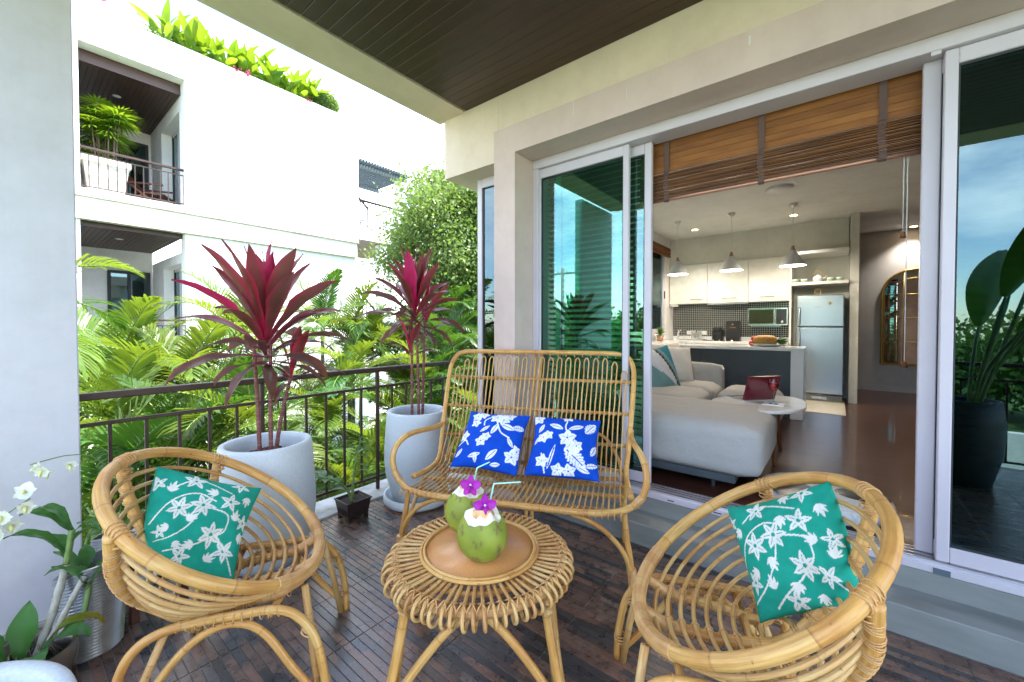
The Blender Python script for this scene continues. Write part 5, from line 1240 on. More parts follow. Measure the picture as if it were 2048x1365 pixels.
soft('armrest', (1.265, -.46, .10), (1.47, .98, .70), .055, M['sofa'], SF, .012, 10, 4)
soft('backrest', (-1.30, .72, .14), (1.262, 1.0, .80), .08, M['sofa'], SF, .02, 12, 5)
for x, y in ((-.42, -1.0), (-1.2, -.9), (1.3, -.35), (1.3, .85), (-1.2, .85)):
    q = MB(); q.lathe([(.014, 0), (.022, .10)], 12, cap0=True); q.build('leg', mat('slate_leg', (.05, .06, .068)), SF, (x, y, 0))
def throw_pillow(label, c, n_, up, s, th, m, roll=0, stripes=None):
    t = thing('throw_pillow', label, 'pillow', c, 0, 'throw pillows on the corner sofa')
    nz = Vector(n_).normalized(); uy = Vector(up); uy = (uy - nz * uy.dot(nz)).normalized(); ux = uy.cross(nz); R = Matrix((ux, uy, nz)).transposed() @ Matrix.Rotation(roll, 3, 'Z')
    t.rotation_euler = R.to_euler(); k = 26; u = np.linspace(-1, 1, k); d = MB()
    for sd_ in (1, -1):
        V = []; o_ = []
        for a in u:
            for b in u:
                H_ = max(0, (1 - abs(a) ** 2.3) * (1 - abs(b) ** 2.3)) ** .5; V.append((a * s * (1 - .06 * (1 - b * b)), b * s * (1 - .06 * (1 - a * a)), sd_ * th * H_))
        F = []; 
        for i in range(k - 1):
            for j in range(k - 1):
                f = (i * k + j, (i + 1) * k + j, (i + 1) * k + j + 1, i * k + j + 1); F.append(f if sd_ > 0 else f[::-1])
        base = len(d.f); d.add(V, F, 0, True)
        if stripes and sd_ > 0:
            for fi, f in enumerate(F):
                i, j = divmod(fi, k - 1); x, y = u[i], u[j]; d.mi[base + fi] = stripes(x, y)
    d.build('cover', m, t); return t
throw_pillow('cream throw pillow furthest back beside the sofa arm', (5.62, 1.80, 1.03), (-.75, -.6, .35), (0, 0, 1), .25, .085, M['pillow_white'], .05)
throw_pillow('cream throw pillow leaning in front of the one by the sofa arm', (5.40, 1.60, 1.01), (-.6, -.75, .3), (0, 0, 1), .24, .08, M['pillow_white'], -.08)
throw_pillow('patchwork throw pillow with teal, sage, black and white fields', (4.86, 1.62, .985), (-.35, -.9, .3), (0, 0, 1), .27, .08, [M['aqua_cloth'], M['lavender_cloth'], M['black_plastic'], M['teal_cloth']], .12,
             lambda x, y: 3 if x + .45 * y > .62 else (0 if x + .45 * y > .36 else (2 if x + .45 * y > .22 else (1 if y > -.1 - .9 * x - .35 else 0))))
OT = thing('ottoman', 'oatmeal ottoman in front of the dark kitchen bar', 'ottoman', (5.42, .77, .30))
soft('cushion', (-.34, -.31, .09), (.36, .29, .46), .10, M['sofa'], OT, .02, 10, 6)
for x in (-.24, .25):
    for y in (-.22, .2): box('leg', (x - .02, y - .02, 0), (x + .02, y + .02, .10), M['walnut'], OT)
box('plinth', (-.26, -.24, .05), (.27, .22, .095), M['walnut'], OT)
LT = thing('marble_table', 'oval pale marble coffee table on tapered walnut legs', 'table', (4.36, .52, .30), math.radians(-18))
d = MB(); n = 64; P = []
for k in range(n):
    a = 2 * PI * k / n; r_ = 1 + .08 * math.cos(3 * a); P.append((.50 * math.cos(a) * r_, .345 * math.sin(a) * r_))
pro = [(.96, .470), (1.0, .478), (1.0, .492), (.985, .500)]
V = [(x * s, y * s, z) for s, z in pro for x, y in P]; F = [(i * n + k, i * n + (k + 1) % n, (i + 1) * n + (k + 1) % n, (i + 1) * n + k) for i in range(3) for k in range(n)] + [tuple(3 * n + k for k in range(n)), tuple(range(n - 1, -1, -1))]
d.add(V, F, 0, False); d.build('marble_top', M['marble'], LT)
for x, y in ((.30, -.02), (-.20, .16), (-.20, -.17)):
    q = MB(); q.tube([(x * 1.08, y * 1.2, 0), (x * .9, y, .25), (x * .8, y * .85, .469)], [.013, .024, .026], 12); q.build('leg', M['walnut'], LT)
LTZ = .80
lp = thing('laptop', 'open laptop with a crimson lid on the marble table', 'laptop', (4.42, .56, LTZ), math.radians(48))
box('keyboard_base', (-.02, -.17, .0), (.22, .17, .014), M['chrome'], lp, .004)
box('keyboard', (.06, -.15, .0142), (.15, .15, .0152), M['black_plastic'], lp)
q = box('lid', (-.006, -.17, 0), (.006, .17, .235), M['laptop_red'], lp, .004); q.location = (-.045, 0, .125); q.rotation_euler = (0, -.28, 0)
box('screen', (.0062, -.155, -.10), (.0070, .155, .10), M['black_plastic'], q)
wg = thing('wine_glass', 'stemmed glass of red wine on a paper napkin', 'glass', (4.28, .42, LTZ + .004))
q = MB(); q.lathe([(.001, 0), (.038, .001), (.036, .004), (.006, .008), (.0045, .09), (.012, .105), (.036, .135), (.043, .165), (.040, .205), (.035, .225)], 28); q.build('glass', M['glass_clear'], wg)
q = MB(); q.lathe([(.001, .104), (.012, .108), (.034, .137), (.041, .165), (.040, .190), (.001, .190)], 28); q.build('wine', M['wine'], wg)
tag(box('napkin', (4.20, .34, LTZ + .0005), (4.36, .50, LTZ + .003), M['paper']), 'square white paper napkin under the wine glass', 'napkin')
cw = thing('floor_cushion', 'low black and white cowhide floor cushion inside the doorway behind the right chair', 'floor cushion', (3.42, .05, .302))
q = MB(); q.lathe([(.001, .10), (.30, .10), (.355, .085), (.37, .05), (.35, .015), (.28, 0), (.001, 0)], 40); q.build('cover', M['cowhide_white'], cw)
q = MB(); q.lathe([(.001, .104), (.12, .104), (.15, .101)], 14, 0, (-.12, .16, 0), 1.3, .8); q.build('patch', M['black_plastic'], cw)
q = MB(); q.lathe([(.001, .104), (.10, .104), (.12, .101)], 14, 0, (.02, -.2, 0), .9, 1.2); q.build('patch', M['black_plastic'], cw)

# ================================================================== KITCHEN
BR = thing('kitchen_bar', 'white topped kitchen bar with dark navy front', 'counter', (6.58, 1.4, .304))
box('countertop', (-.31, -1.10, .875), (.34, 1.24, .915), M['white_gloss'], BR, .003)
box('end_panel', (-.31, -1.10, 0), (.34, -.965, .874), M['white_gloss'], BR, .003)
for y0, y1 in ((-.963, .10), (.104, 1.24)): box('front_panel', (-.29, y0, .0), (-.27, y1, .873), M['navy'], BR, .002)
box('body', (-.269, -.963, 0), (.33, 1.24, .872), M['cabinet'], BR)
KC = thing('back_counter', 'white kitchen worktop along the mosaic wall', 'counter', (8.43, 1.6, .304))
box('worktop', (-.33, -1.0, .88), (.318, 1.04, .92), M['white_gloss'], KC, .003); box('cupboards', (-.31, -1.0, 0), (.318, 1.04, .879), M['cabinet'], KC)
box('splash_strip', (.285, -1.0, .9205), (.318, 1.04, .995), M['white_gloss'], KC)
box('hob', (-.22, -.25, .9202), (.2, .35, .926), M['black_plastic'], KC, .002)
for i in range(4): q = MB(); q.lathe([(.018, 0), (.016, .03), (.001, .03)], 12); q.build('hob_knob', M['chrome'], KC, (-.26, -.15 + i * .1, .921))
bs = MB(); bs.add([(8.7485, .60, 1.21), (8.7485, 2.649, 1.21), (8.7485, 2.649, 1.945), (8.7485, .60, 1.945)], [(0, 3, 2, 1)])
o = bs.build('backsplash', M['mosaic'], H, -Vector(H.location)); md = o.modifiers.new('s', 'SOLIDIFY'); md.thickness = .004; md.offset = 0
UC = thing('wall_cabinets', 'row of three cream wall cabinets above the mosaic', 'cabinet', (8.60, 1.57, 1.945))
box('carcass', (-.12, -.985, 0), (.149, 1.07, .775), M['cabinet'], UC)
for y0, y1, hy in ((.36, 1.07, .55), (-.33, .355, -.02), (-.985, -.335, -.62)):
    dd = box('door', (-.142, y0 + .004, .0), (-.1215, y1 - .004, .772), M['cabinet'], UC, .003)
    q = box('handle', (-.168, hy - .12, .075), (-.155, hy + .12, .087), M['chrome'], None, .003); q.parent = dd; q.location = Vector(q.location) - dd.location
box('range_hood', (-.16, -.33, -.035), (.149, .355, -.002), M['steel'], UC, .002)
NS = thing('shelf_niche', 'cream niche shelf above the fridge', 'shelf', (8.4, .20, 2.17))
box('shelf', (-.30, -.364, 0), (.34, .37, .045), M['cabinet'], NS, .002); box('top', (-.30, -.364, .50), (.34, .37, .55), M['cabinet'], NS, .002)
box('side_panel', (-.18, .3705, -1.86), (.34, .40, .55), M['cabinet'], NS); 
tp = thing('teapot', 'white teapot with a tall cane handle on the niche shelf', 'teapot', (8.18, .22, 2.216))
q = MB(); q.lathe([(.001, 0), (.05, 0), (.068, .03), (.066, .065), (.045, .09), (.03, .095), (.012, .11), (.001, .112)], 24); q.build('body', M['white_plastic'], tp)
q = MB(); q.tube(spline([(0, -.06, .045), (0, -.09, .06), (0, -.115, .09)], 4), [.012] * 5 + [.007] * 4, 8); q.build('spout', M['white_plastic'], tp)
q = MB(); q.tube([(0, .06 * math.cos(a), .085 + .10 * math.sin(a)) for a in np.linspace(0, PI, 14)], .005, 7); q.build('handle', M['gold'], tp)
for i, y in enumerate((.52, .40, .06, -.06)):
    c = thing('tea_cup', ('celadon tea cup at the far left end of the niche shelf', 'celadon tea cup just left of the teapot', 'celadon tea cup just right of the teapot', 'celadon tea cup at the right end of the niche shelf')[i], 'cup', (8.17, y, 2.216), 0, 'celadon tea cups on the niche shelf')
    q = MB(); q.lathe([(.001, 0), (.025, 0), (.045, .03), (.05, .055), (.046, .055), (.03, .01), (.001, .01)], 20); q.build('cup', M['jade'], c)
    q = MB(); q.lathe([(.001, -.001), (.06, .004), (.062, .008)], 20); q.build('saucer', M['jade'], c)
FG = thing('refrigerator', 'silver two door refrigerator in the niche', 'refrigerator', (8.09, .185, .305))
box('body', (.05, -.30, .10), (.62, .30, 1.69), mat('grey_fridge_side', (.25, .26, .27)), FG, .01)
dl = box('lower_door', (0, -.30, .115), (.048, .30, 1.178), M['steel'], FG, .012); du = box('upper_door', (0, -.30, 1.192), (.048, .30, 1.69), M['steel'], FG, .012)
box('kick_plate', (.01, -.29, .0), (.6, .29, .098), mat('grey_kickplate', (.12, .13, .13), rough=.4), FG, .004)
box('door_gap', (.02, -.295, 1.1785), (.05, .295, 1.1915), M['black_plastic'], FG)
for z0, z1 in ((.80, 1.15), (1.22, 1.50)):
    q = MB(); s_ = 1 if z0 < 1 else -1
    q.tube(spline([(0, .265, z0), (-.04, .262, z0 + .05), (-.055, .258, (z0 + z1) / 2), (-.04, .262, z1 - .05), (0, .265, z1)], 6), .012, 8); q.build('handle', M['chrome'], FG)
def words(txt, size, parent, loc, m, rot):
    c = bpy.data.curves.new('lettering', 'FONT'); c.body = txt; c.size = size; c.align_x = 'CENTER'; c.align_y = 'CENTER'; c.extrude = .0006; c.materials.append(m)
    o = bpy.data.objects.new('lettering', c); COL.objects.link(o); bpy.context.view_layer.update(); me = bpy.data.meshes.new_from_object(o.evaluated_get(bpy.context.evaluated_depsgraph_get())); bpy.data.objects.remove(o); me.materials.clear(); me.materials.append(m)
    return inst('lettering', me, parent, loc, rot)
RX = (PI / 2, 0, -PI / 2)
words('SIEMENS', .052, FG, (.008, 0, .050), M['chrome'], RX)
words('SIEMENS', .016, FG, (-.0012, .02, 1.50), M['black_plastic'], RX)
mg = MB(); mg.box((-.006, -.02, -.02), (0, .02, .02)); o = mg.build('fridge_magnet', mat('green_gold_magnet', (.12, .12, .02), (.35, .22, .02), scale=60), None, (8.089, .06, 1.86), (.785, 0, 0)); tag(o, 'small diamond shaped green and gold magnet on the upper fridge door', 'magnet')
ko = MB(); ko.tube([(0, .04 * math.cos(a), .06 + .05 * math.sin(a)) for a in np.linspace(0, 2 * PI, 20)[:-1]], .006, 6, 0, True); ko.lathe([(.001, 0), (.03, 0), (.03, .01), (.001, .012)], 14); tag(ko.build('ring_ornament', M['gold'], None, (8.3, .22, 1.996)), 'small golden ring ornament on top of the fridge', 'ornament')
mw = thing('microwave', 'silver microwave on a wall bracket beside the fridge niche', 'microwave', (8.56, .93, 1.52))
box('body', (-.17, -.30, 0), (.18, .30, .30), M['chrome'], mw, .006); box('window', (-.174, -.12, .03), (-.1702, .28, .275), mat('dark_microwave_glass', (.03, .025, .015), rough=.08), mw)
box('control_panel', (-.174, -.285, .02), (-.1702, -.13, .28), M['black_plastic'], mw)
q = MB(); q.tube([(-.19, -.105, .03), (-.20, -.105, .06), (-.20, -.105, .24), (-.19, -.105, .27)], .009, 8); q.build('handle', M['chrome'], mw)
q = MB(); q.lathe([(.022, 0), (.02, .012), (.001, .012)], 16); q.build('dial', M['chrome'], mw, (-.1745, -.22, .06), (0, -PI / 2, 0)); box('bracket', (-.12, -.2, -.03), (.18, .25, -.001), M['steel'], mw)
KZ = 1.225
dr = thing('dish_rack', 'wire dish rack with plates by the sink', 'dish rack', (8.36, 2.15, KZ))
q = MB()
for z in (.015, .09):
    q.tube([(-.13, -.22, z), (.13, -.22, z), (.13, .22, z), (-.13, .22, z)], .005, 6, 0, True)
for i in range(13):
    y = -.21 + i * .035; q.tube([(-.13, y, .09), (-.13, y, .015), (.13, y, .015), (.13, y, .09)], .003, 5)
q.build('wire_frame', M['chrome'], dr)
for i in range(4): p = MB(); p.lathe([(.001, 0), (.07, .004), (.095, .014)], 22); p.build('plate', M['white_plastic'], dr, (0, -.12 + i * .05, .11), (PI / 2, 0, 0))
fa = thing('tap', 'chrome lever tap at the sink', 'tap', (8.46, 2.46, KZ))
q = MB(); q.tube([(0, 0, 0), (0, 0, .14)], .022, 10); q.tube(spline([(0, 0, .13), (-.08, -.03, .20), (-.16, -.06, .17)], 5), .012, 8); q.tube([(0, 0, .14), (.02, -.06, .22)], .008, 7); q.build('spout', M['chrome'], fa)
cm = thing('coffee_maker', 'black coffee maker on the worktop', 'coffee maker', (8.40, 1.72, KZ))
box('body', (-.08, -.09, 0), (.10, .09, .22), M['black_plastic'], cm, .02); box('hopper', (-.10, -.07, .17), (.06, .07, .26), M['black_plastic'], cm, .015); q = MB(); q.tube([(-.1, .05 * math.cos(a), .09 + .05 * math.sin(a)) for a in np.linspace(-1.3, 1.3, 9)], .008, 6); q.build('handle', M['black_plastic'], cm)
cx = thing('coffee_box', 'tall black gift box with gold print on the worktop', 'box', (8.38, 1.46, KZ), -.10)
box('carton', (-.05, -.115, 0), (.05, .115, .37), M['black_plastic'], cx, .002); words('COFFEE', .030, cx, (-.0512, 0, .25), M['gold'], RX); q = MB(); q.lathe([(.001, 0), (.022, 0)], 3); q.build('crest', M['gold'], cx, (-.0512, 0, .31), (0, -PI / 2, 0))
for i, y in enumerate((2.30, 2.07)):
    s_ = thing('wall_socket', ('white double socket on the mosaic at the window end', 'white double socket on the mosaic nearer the coffee maker')[i], 'socket', (8.742, y, 1.37), 0, 'sockets on the mosaic')
    box('plate', (-.012, -.075, -.04), (0, .075, .04), M['white_plastic'], s_, .003)
    for yy in (-.035, .035): box('outlet', (-.0138, yy - .02, -.02), (-.0122, yy + .02, .02), M['cabinet'], s_)
fb = thing('fruit_bowl', 'white dish of fruit on the end of the bar', 'bowl', (6.55, .72, 1.22))
q = MB(); q.lathe([(.001, 0), (.09, 0), (.19, .035), (.195, .04), (.09, .012), (.001, .012)], 30, 0, (0, 0, 0), .8, 1.15); q.build('dish', M['white_plastic'], fb)
pa = thing('pineapple', 'ripe pineapple lying in the white dish', 'pineapple', (6.53, .74, 1.30)); pa.rotation_euler = (PI / 2, 0, .06)
q = MB(); q.lathe([(.001, -.15), (.045, -.145), (.072, -.09), (.08, 0), (.072, .09), (.04, .13)], 24); q.build('fruit', M['pineapple'], pa)
lf = leaf_blade(.16, .014, .5, -.3, 5).mesh('crown_leaf', M['palm_dark'])
for i in range(22): a = i * 2.4; inst('crown_leaf', lf, pa, (.01 * math.cos(a), .01 * math.sin(a), .125), (0, -(.35 + 1.0 * (i / 22)), a), (.8,) * 3)
for i, (x, y, z) in enumerate(((6.52, .90, 1.265), (6.60, .86, 1.265), (6.55, .88, 1.325))):
    a = thing('apple', ('red apple at the left end of the white dish', 'red apple behind the pineapple', 'red apple stacked on top of the other two')[i], 'apple', (x, y, z), 0, 'red apples in the dish'); q = MB(); q.lathe([(.001, -.036), (.025, -.038), (.042, -.01), (.040, .02), (.02, .036), (.004, .028)], 18); q.build('fruit', M['red_fruit'], a); k = MB(); k.tube([(0, 0, .025), (.003, 0, .045)], .002, 5); k.build('stalk', M['dark_wood'], a)
kp = thing('herb_pot', 'small leafy plant on the kitchen window sill', 'potted plant', (7.55, 2.52, KZ)); q = MB(); q.lathe([(.001, 0), (.05, 0), (.065, .10), (.06, .10), (.001, .08)], 18); q.build('pot', mat('terracotta', (.4, .22, .14)), kp)
for i in range(26): a = i * 2.4; inst('leaf', zz, kp, (0, 0, .09 + .004 * i), (0, -rng.uniform(.1, 1.2), a), (.9,) * 3)
shf = thing('sink_shelf', 'low cream shelf under the kitchen window', 'shelf', (7.6, 2.42, .304)); box('top', (-1.0, -.2, .88), (.47, .228, .92), M['white_gloss'], shf); box('body', (-1.0, -.18, 0), (.47, .228, .879), M['cabinet'], shf)
wc = thing('paper_holder', 'white paper roll holder on the kitchen wall by the window', 'holder', (8.5, 2.60, 1.92)); q = MB(); q.tube([(0, -.12, 0), (0, .04, 0)], .028, 12); q.build('roll', M['white_plastic'], wc); q = MB(); q.tube([(0, .03, .05), (0, .045, 0)], .015, 8); q.build('bracket', M['black_plastic'], wc)

# pendants over the bar
def pendant(label, loc, first=None):
    t = thing('pendant_lamp', label, 'pendant lamp', loc, 0, 'grey cone pendants over the bar')
    q = MB(); q.lathe([(.001, 0), (.045, -.0), (.05, -.012), (.03, -.05), (.006, -.06)], 20); q.build('ceiling_rose', M['white_plastic'], t, (0, 0, 0))
    q = MB(); q.tube([(0, 0, -.05), (0, 0, -.64)], .0035, 6); q.build('cord', M['white_plastic'], t)
    q = MB(); q.lathe([(.022, -.66), (.040, -.68), (.155, -.875), (.160, -.885)], 36); q.lathe([(.158, -.884), (.150, -.872), (.036, -.684), (.001, -.682)], 36, 1); q.build('shade', [M['lamp_grey'], M['lamp_in']], t)
    q = MB(); q.lathe([(.018, -.60), (.022, -.66), (.001, -.66)], 14); q.build('cap', M['copper'], t)
    for s in (-1, 1):
        k = MB(); k.tube([(0, .004 * s, -.60), (0, .035 * s, -.70), (0, .052 * s, -.735)], .006, 6); k.build('strap', M['leather'], t)
    q = MB(); q.lathe([(.001, -.865), (.03, -.85), (.035, -.82), (.02, -.76), (.015, -.70)], 16); q.build('bulb', M['bulb'], t)
    l = bpy.data.lights.new('pendant_light', 'POINT'); l.energy = 4.5; l.color = (1, .89, .72); l.shadow_soft_size = .03; lo = bpy.data.objects.new('pendant_light', l); COL.objects.link(lo); lo.location = (loc[0], loc[1], loc[2] - .90)
    return t
for i, y in enumerate((2.065, 1.265, .478)):
    pendant(('grey cone pendant lamp nearest the kitchen window', 'grey cone pendant lamp in the middle of the row of three', 'grey cone pendant lamp nearest the fridge')[i], (7.03, y, 3.249))
# hall mirror
MR = thing('arched_mirror', 'arched gold framed mirror with a window grid in the hall', 'mirror', (10.10, -1.12, .80))
P = [(0, .44, 0), (0, .44, 1.28)] + [(0, .44 * math.cos(a), 1.28 + .44 * math.sin(a)) for a in np.linspace(.1, PI - .1, 20)] + [(0, -.44, 1.28), (0, -.44, 0)]
q = MB(); q.tube(P, .020, 8, 0, True); q.build('frame', M['gold'], MR)
q = MB(); q.tube([(p[0], p[1] * .93, p[2] * .985 + .02) for p in P], .007, 6, 0, True); q.build('inner_frame', M['gold'], MR)
q = MB(); q.add([(0.012, y, z) for _, y, z in P], [tuple(range(len(P)))[::-1]]); o = q.build('glass', M['mirror'], MR); md = o.modifiers.new('s', 'SOLIDIFY'); md.thickness = .006; md.offset = -1
for z in (.42, .85, 1.28): k = MB(); k.tube([(-.004, -.43, z), (-.004, .43, z)], .006, 6); k.build('glazing_bar', M['gold'], MR)
for y in (-.15, .15): k = MB(); k.tube([(-.004, y, 0), (-.004, y, 1.28 if abs(y) > 1 else 1.66)], .006, 6); k.build('glazing_bar', M['gold'], MR)
k = MB(); k.tube([(-.004, .29 * math.cos(a), 1.28 + .29 * math.sin(a)) for a in np.linspace(0, PI, 16)], .006, 6); k.build('glazing_bar', M['gold'], MR)
# curtain and sideboard further in, seen in the mirror
ct = MB(); V = []; n = 90
for i in range(n + 1):
    y = -3.0 + .9 * i / n; x = 4.6 + .05 * math.sin(i * .75) + .02 * math.sin(i * .31)
    V += [(x, y, .32), (x + .01 * math.sin(i), y, 3.2)]
ct.add(V, [(2 * i, 2 * i + 2, 2 * i + 3, 2 * i + 1) for i in range(n)], 0, True); tag(ct.build('curtain', M['curtain']), 'tall taupe curtain deep in the room, seen only in the arched mirror', 'curtain')

# ================================================================== GARDEN
def frond(Ln, arch, nl, ll, up, seed, wd=.017, vee=.45, drop=.5):
    """feather leaf along +x: rachis plus paired leaflets"""
    r = random.Random(seed); mb = MB(); n = 18; a = up; p = Vector((0, 0, 0)); R = [p.copy()]; A = [a]
    for i in range(n):
        p = p + Vector((math.cos(a), 0, math.sin(a))) * (Ln / n); a -= arch / n * (.4 + 1.2 * i / n); R.append(p.copy()); A.append(a)
    mb.tube(R, [.013 * (1 - .85 * i / n) + .002 for i in range(n + 1)], 5, 1)
    for k in range(nl):
        t = .14 + .86 * k / (nl - 1); f = t * n; i = min(int(f), n - 1); q = R[i].lerp(R[i + 1], f - i); an = A[i]
        tg = Vector((math.cos(an), 0, math.sin(an))); nu = Vector((-math.sin(an), 0, math.cos(an)))
        L_ = ll * (math.sin(PI * min(1, .16 + t * .80)) ** .8) * r.uniform(.9, 1.08); sweep = .45 + .75 * t
        for s in (1, -1):
            ve = vee * (1 - .5 * t) + r.uniform(-.10, .10); d = (Vector((0, s, 0)) * math.cos(sweep) + tg * math.sin(sweep) + nu * ve).normalized()
            wv = d.cross(nu).normalized(); w = wd * r.uniform(.85, 1.15); tw = r.uniform(-.25, .25); wv = (wv + nu * tw).normalized()
            m1 = q + d * L_ * .42 + Vector((0, 0, -.02 * L_)); m2 = q + d * L_ * .78 + Vector((0, 0, -drop * .22 * L_)); e = q + d * L_ + Vector((0, 0, -drop * .50 * L_))
            V = [q - wv * w * .35, q + wv * w * .35, m1 - wv * w, m1 + wv * w, m2 - wv * w * .8, m2 + wv * w * .8, e]
            mb.add(V, [(0, 2, 3, 1), (2, 4, 5, 3), (4, 6, 5)], 0, False)
    return mb
FR = []
for i, (Ln, ar, nl, ll, up, dp) in enumerate(((1.35, 1.1, 30, .42, 1.25, .4), (1.45, 1.35, 31, .44, 1.0, .5), (1.45, 1.5, 31, .45, .75, .6), (1.4, 1.5, 30, .44, .45, .7), (1.3, 1.5, 28, .42, .1, .8), (1.2, .7, 28, .36, 1.42, .3))):
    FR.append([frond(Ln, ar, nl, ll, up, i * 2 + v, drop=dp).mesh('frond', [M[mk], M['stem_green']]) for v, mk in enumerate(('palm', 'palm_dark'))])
def palm(x, y, zc, sc, n, dark, label, group, seed, trunks=1):
    r = random.Random(seed); t = thing('areca_palm', label, 'palm', (x, y, GZ), 0, group)
    for k in range(trunks):
        ox, oy = (r.uniform(-.35, .35), r.uniform(-.35, .35)) if k else (0, 0); h = zc - GZ - k * r.uniform(.3, .9); bx, by = ox * .4, oy * .4
        tr = MB(); P = spline([(bx, by, 0), ((bx + ox) / 2, (by + oy) / 2 + .03, h * .5), (ox, oy, h)], 10); tr.tube(P, [.045 - .012 * i / len(P) for i in range(len(P))], 8); tr.build('trunk', M['palm_trunk'], t)
        cs = MB(); cs.lathe([(.036, -.40), (.046, -.30), (.040, -.05), (.02, .05)], 10); cs.build('crownshaft', M['stem_green'], t, (ox, oy, h))
        for i in range(n):
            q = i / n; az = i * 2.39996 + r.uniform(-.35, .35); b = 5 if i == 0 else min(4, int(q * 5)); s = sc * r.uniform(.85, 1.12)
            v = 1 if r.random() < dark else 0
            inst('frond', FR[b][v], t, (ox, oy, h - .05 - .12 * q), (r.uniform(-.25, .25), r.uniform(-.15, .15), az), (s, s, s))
    return t
PG = 'areca palms in the garden beyond the railing'
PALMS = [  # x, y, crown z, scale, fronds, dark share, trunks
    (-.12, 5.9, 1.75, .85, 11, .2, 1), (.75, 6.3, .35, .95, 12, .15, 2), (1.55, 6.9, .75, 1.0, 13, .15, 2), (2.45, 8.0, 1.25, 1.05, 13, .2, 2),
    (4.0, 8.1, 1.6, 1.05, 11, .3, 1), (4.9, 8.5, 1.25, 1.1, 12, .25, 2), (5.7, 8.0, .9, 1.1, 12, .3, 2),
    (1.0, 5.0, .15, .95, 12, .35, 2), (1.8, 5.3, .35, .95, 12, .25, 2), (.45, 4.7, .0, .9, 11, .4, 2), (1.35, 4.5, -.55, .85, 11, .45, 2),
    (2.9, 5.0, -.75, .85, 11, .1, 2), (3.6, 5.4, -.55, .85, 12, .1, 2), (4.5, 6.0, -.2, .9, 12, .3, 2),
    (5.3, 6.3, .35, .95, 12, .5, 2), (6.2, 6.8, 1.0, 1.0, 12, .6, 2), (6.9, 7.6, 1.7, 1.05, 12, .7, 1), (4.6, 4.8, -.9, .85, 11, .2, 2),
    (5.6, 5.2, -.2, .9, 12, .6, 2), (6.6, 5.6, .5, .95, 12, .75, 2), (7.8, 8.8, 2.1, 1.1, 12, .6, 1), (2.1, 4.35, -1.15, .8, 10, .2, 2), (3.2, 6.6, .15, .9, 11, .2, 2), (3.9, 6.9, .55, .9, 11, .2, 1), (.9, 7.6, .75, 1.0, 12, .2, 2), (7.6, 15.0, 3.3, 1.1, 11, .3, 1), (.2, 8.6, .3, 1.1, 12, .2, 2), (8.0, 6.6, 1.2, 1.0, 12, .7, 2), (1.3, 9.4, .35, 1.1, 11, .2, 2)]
ORD = ('first', 'second', 'third', 'fourth', 'fifth', 'sixth', 'seventh', 'eighth', 'ninth', 'tenth', 'eleventh', 'twelfth', 'thirteenth', 'fourteenth', 'fifteenth')
def bearing(p): return (p[0] * FWD.y - p[1] * FWD.x) / (p[0] * FWD.x + p[1] * FWD.y)
rows_ = {'near': [], 'mid': [], 'far': []}
for p in PALMS: rows_['near' if p[1] < 5.5 else 'mid' if p[1] < 7.3 else 'far'].append(p)
k_ = 0
for rn, txt in (('near', '%s areca palm from the column in the low row just behind the railing'), ('mid', '%s areca palm from the column in the middle row of the garden'), ('far', '%s areca palm from the left along the white apartment wall')):
    for o_, (x, y, zc, sc, n, dk, tr) in enumerate(sorted(rows_[rn], key=bearing)):
        palm(x, y, zc, sc, n, dk, txt % ORD[o_], PG, 100 + k_, tr); k_ += 1
# leafy tree behind the corner of the house
def leaf_tree(label, x, y, cz, rx, rz_, nleaf, seed, h0=GZ, m=None, size=.055, group=None):
    t = thing('leafy_tree', label, 'tree', (x, y, h0), 0, group); r = np.random.default_rng(seed); c0 = cz - h0
    tr = MB(); tr.tube(spline([(0, 0, 0), (.1, .05, c0 * .35), (-.05, .1, c0 * .7), (.05, 0, c0)], 8), [.17 - .11 * i / 24 for i in range(25)], 9); tk = tr.build('trunk', M['trunk'], t)
    br = MB(); cl = []
    for i in range(46):
        d = r.normal(size=3); d /= np.linalg.norm(d); d[2] = d[2] * .9 + .1; rad = r.uniform(.45, 1.0) ** .6; e = np.array([d[0] * rx * rad, d[1] * rx * rad, c0 + d[2] * rz_ * rad]); cl.append(e)
        s = np.array([0, 0, c0 * r.uniform(.55, .95)]); mid = (s + e) / 2 + r.normal(size=3) * .15; br.tube(spline([s, mid, e], 5), [.04 - .03 * k / 10 for k in range(11)], 5)
    br.build('branches', M['trunk'], t)
    V = []; per = nleaf // len(cl); V = np.empty((per * len(cl), 4, 3))
    k = 0
    for e in cl:
        sz = r.uniform(.28, .50) * rx / 1.6
        pos = e + r.normal(size=(per, 3)) * np.array([sz, sz, sz * .62])
        dirs = r.normal(size=(per, 3)); dirs[:, 2] -= .4; dirs /= np.linalg.norm(dirs, axis=1)[:, None]
        oth = np.cross(dirs, r.normal(size=(per, 3))); oth /= np.linalg.norm(oth, axis=1)[:, None]
        L_ = size * r.uniform(.7, 1.4, per)[:, None]; w = L_ * .26
        V[k:k + per, 0] = pos; V[k:k + per, 1] = pos + dirs * L_ * .5 + oth * w; V[k:k + per, 2] = pos + dirs * L_; V[k:k + per, 3] = pos + dirs * L_ * .5 - oth * w; k += per
    me = bpy.data.meshes.new('crown'); me.from_pydata(V.reshape(-1, 3).tolist(), [], np.arange(V.shape[0] * 4).reshape(-1, 4).tolist()); me.materials.append(m or M['tree_leaf']); inst('crown', me, t); return t
leaf_tree('tall leafy tree with fine pale green leaves at the house corner', 7.75, 8.7, 3.7, 1.5, 1.9, 40000, 3, size=.10)
leaf_tree('leafy tree reaching over the roof edge at the house corner', 8.9, 7.7, 5.2, 1.2, 1.6, 18000, 4, size=.10)
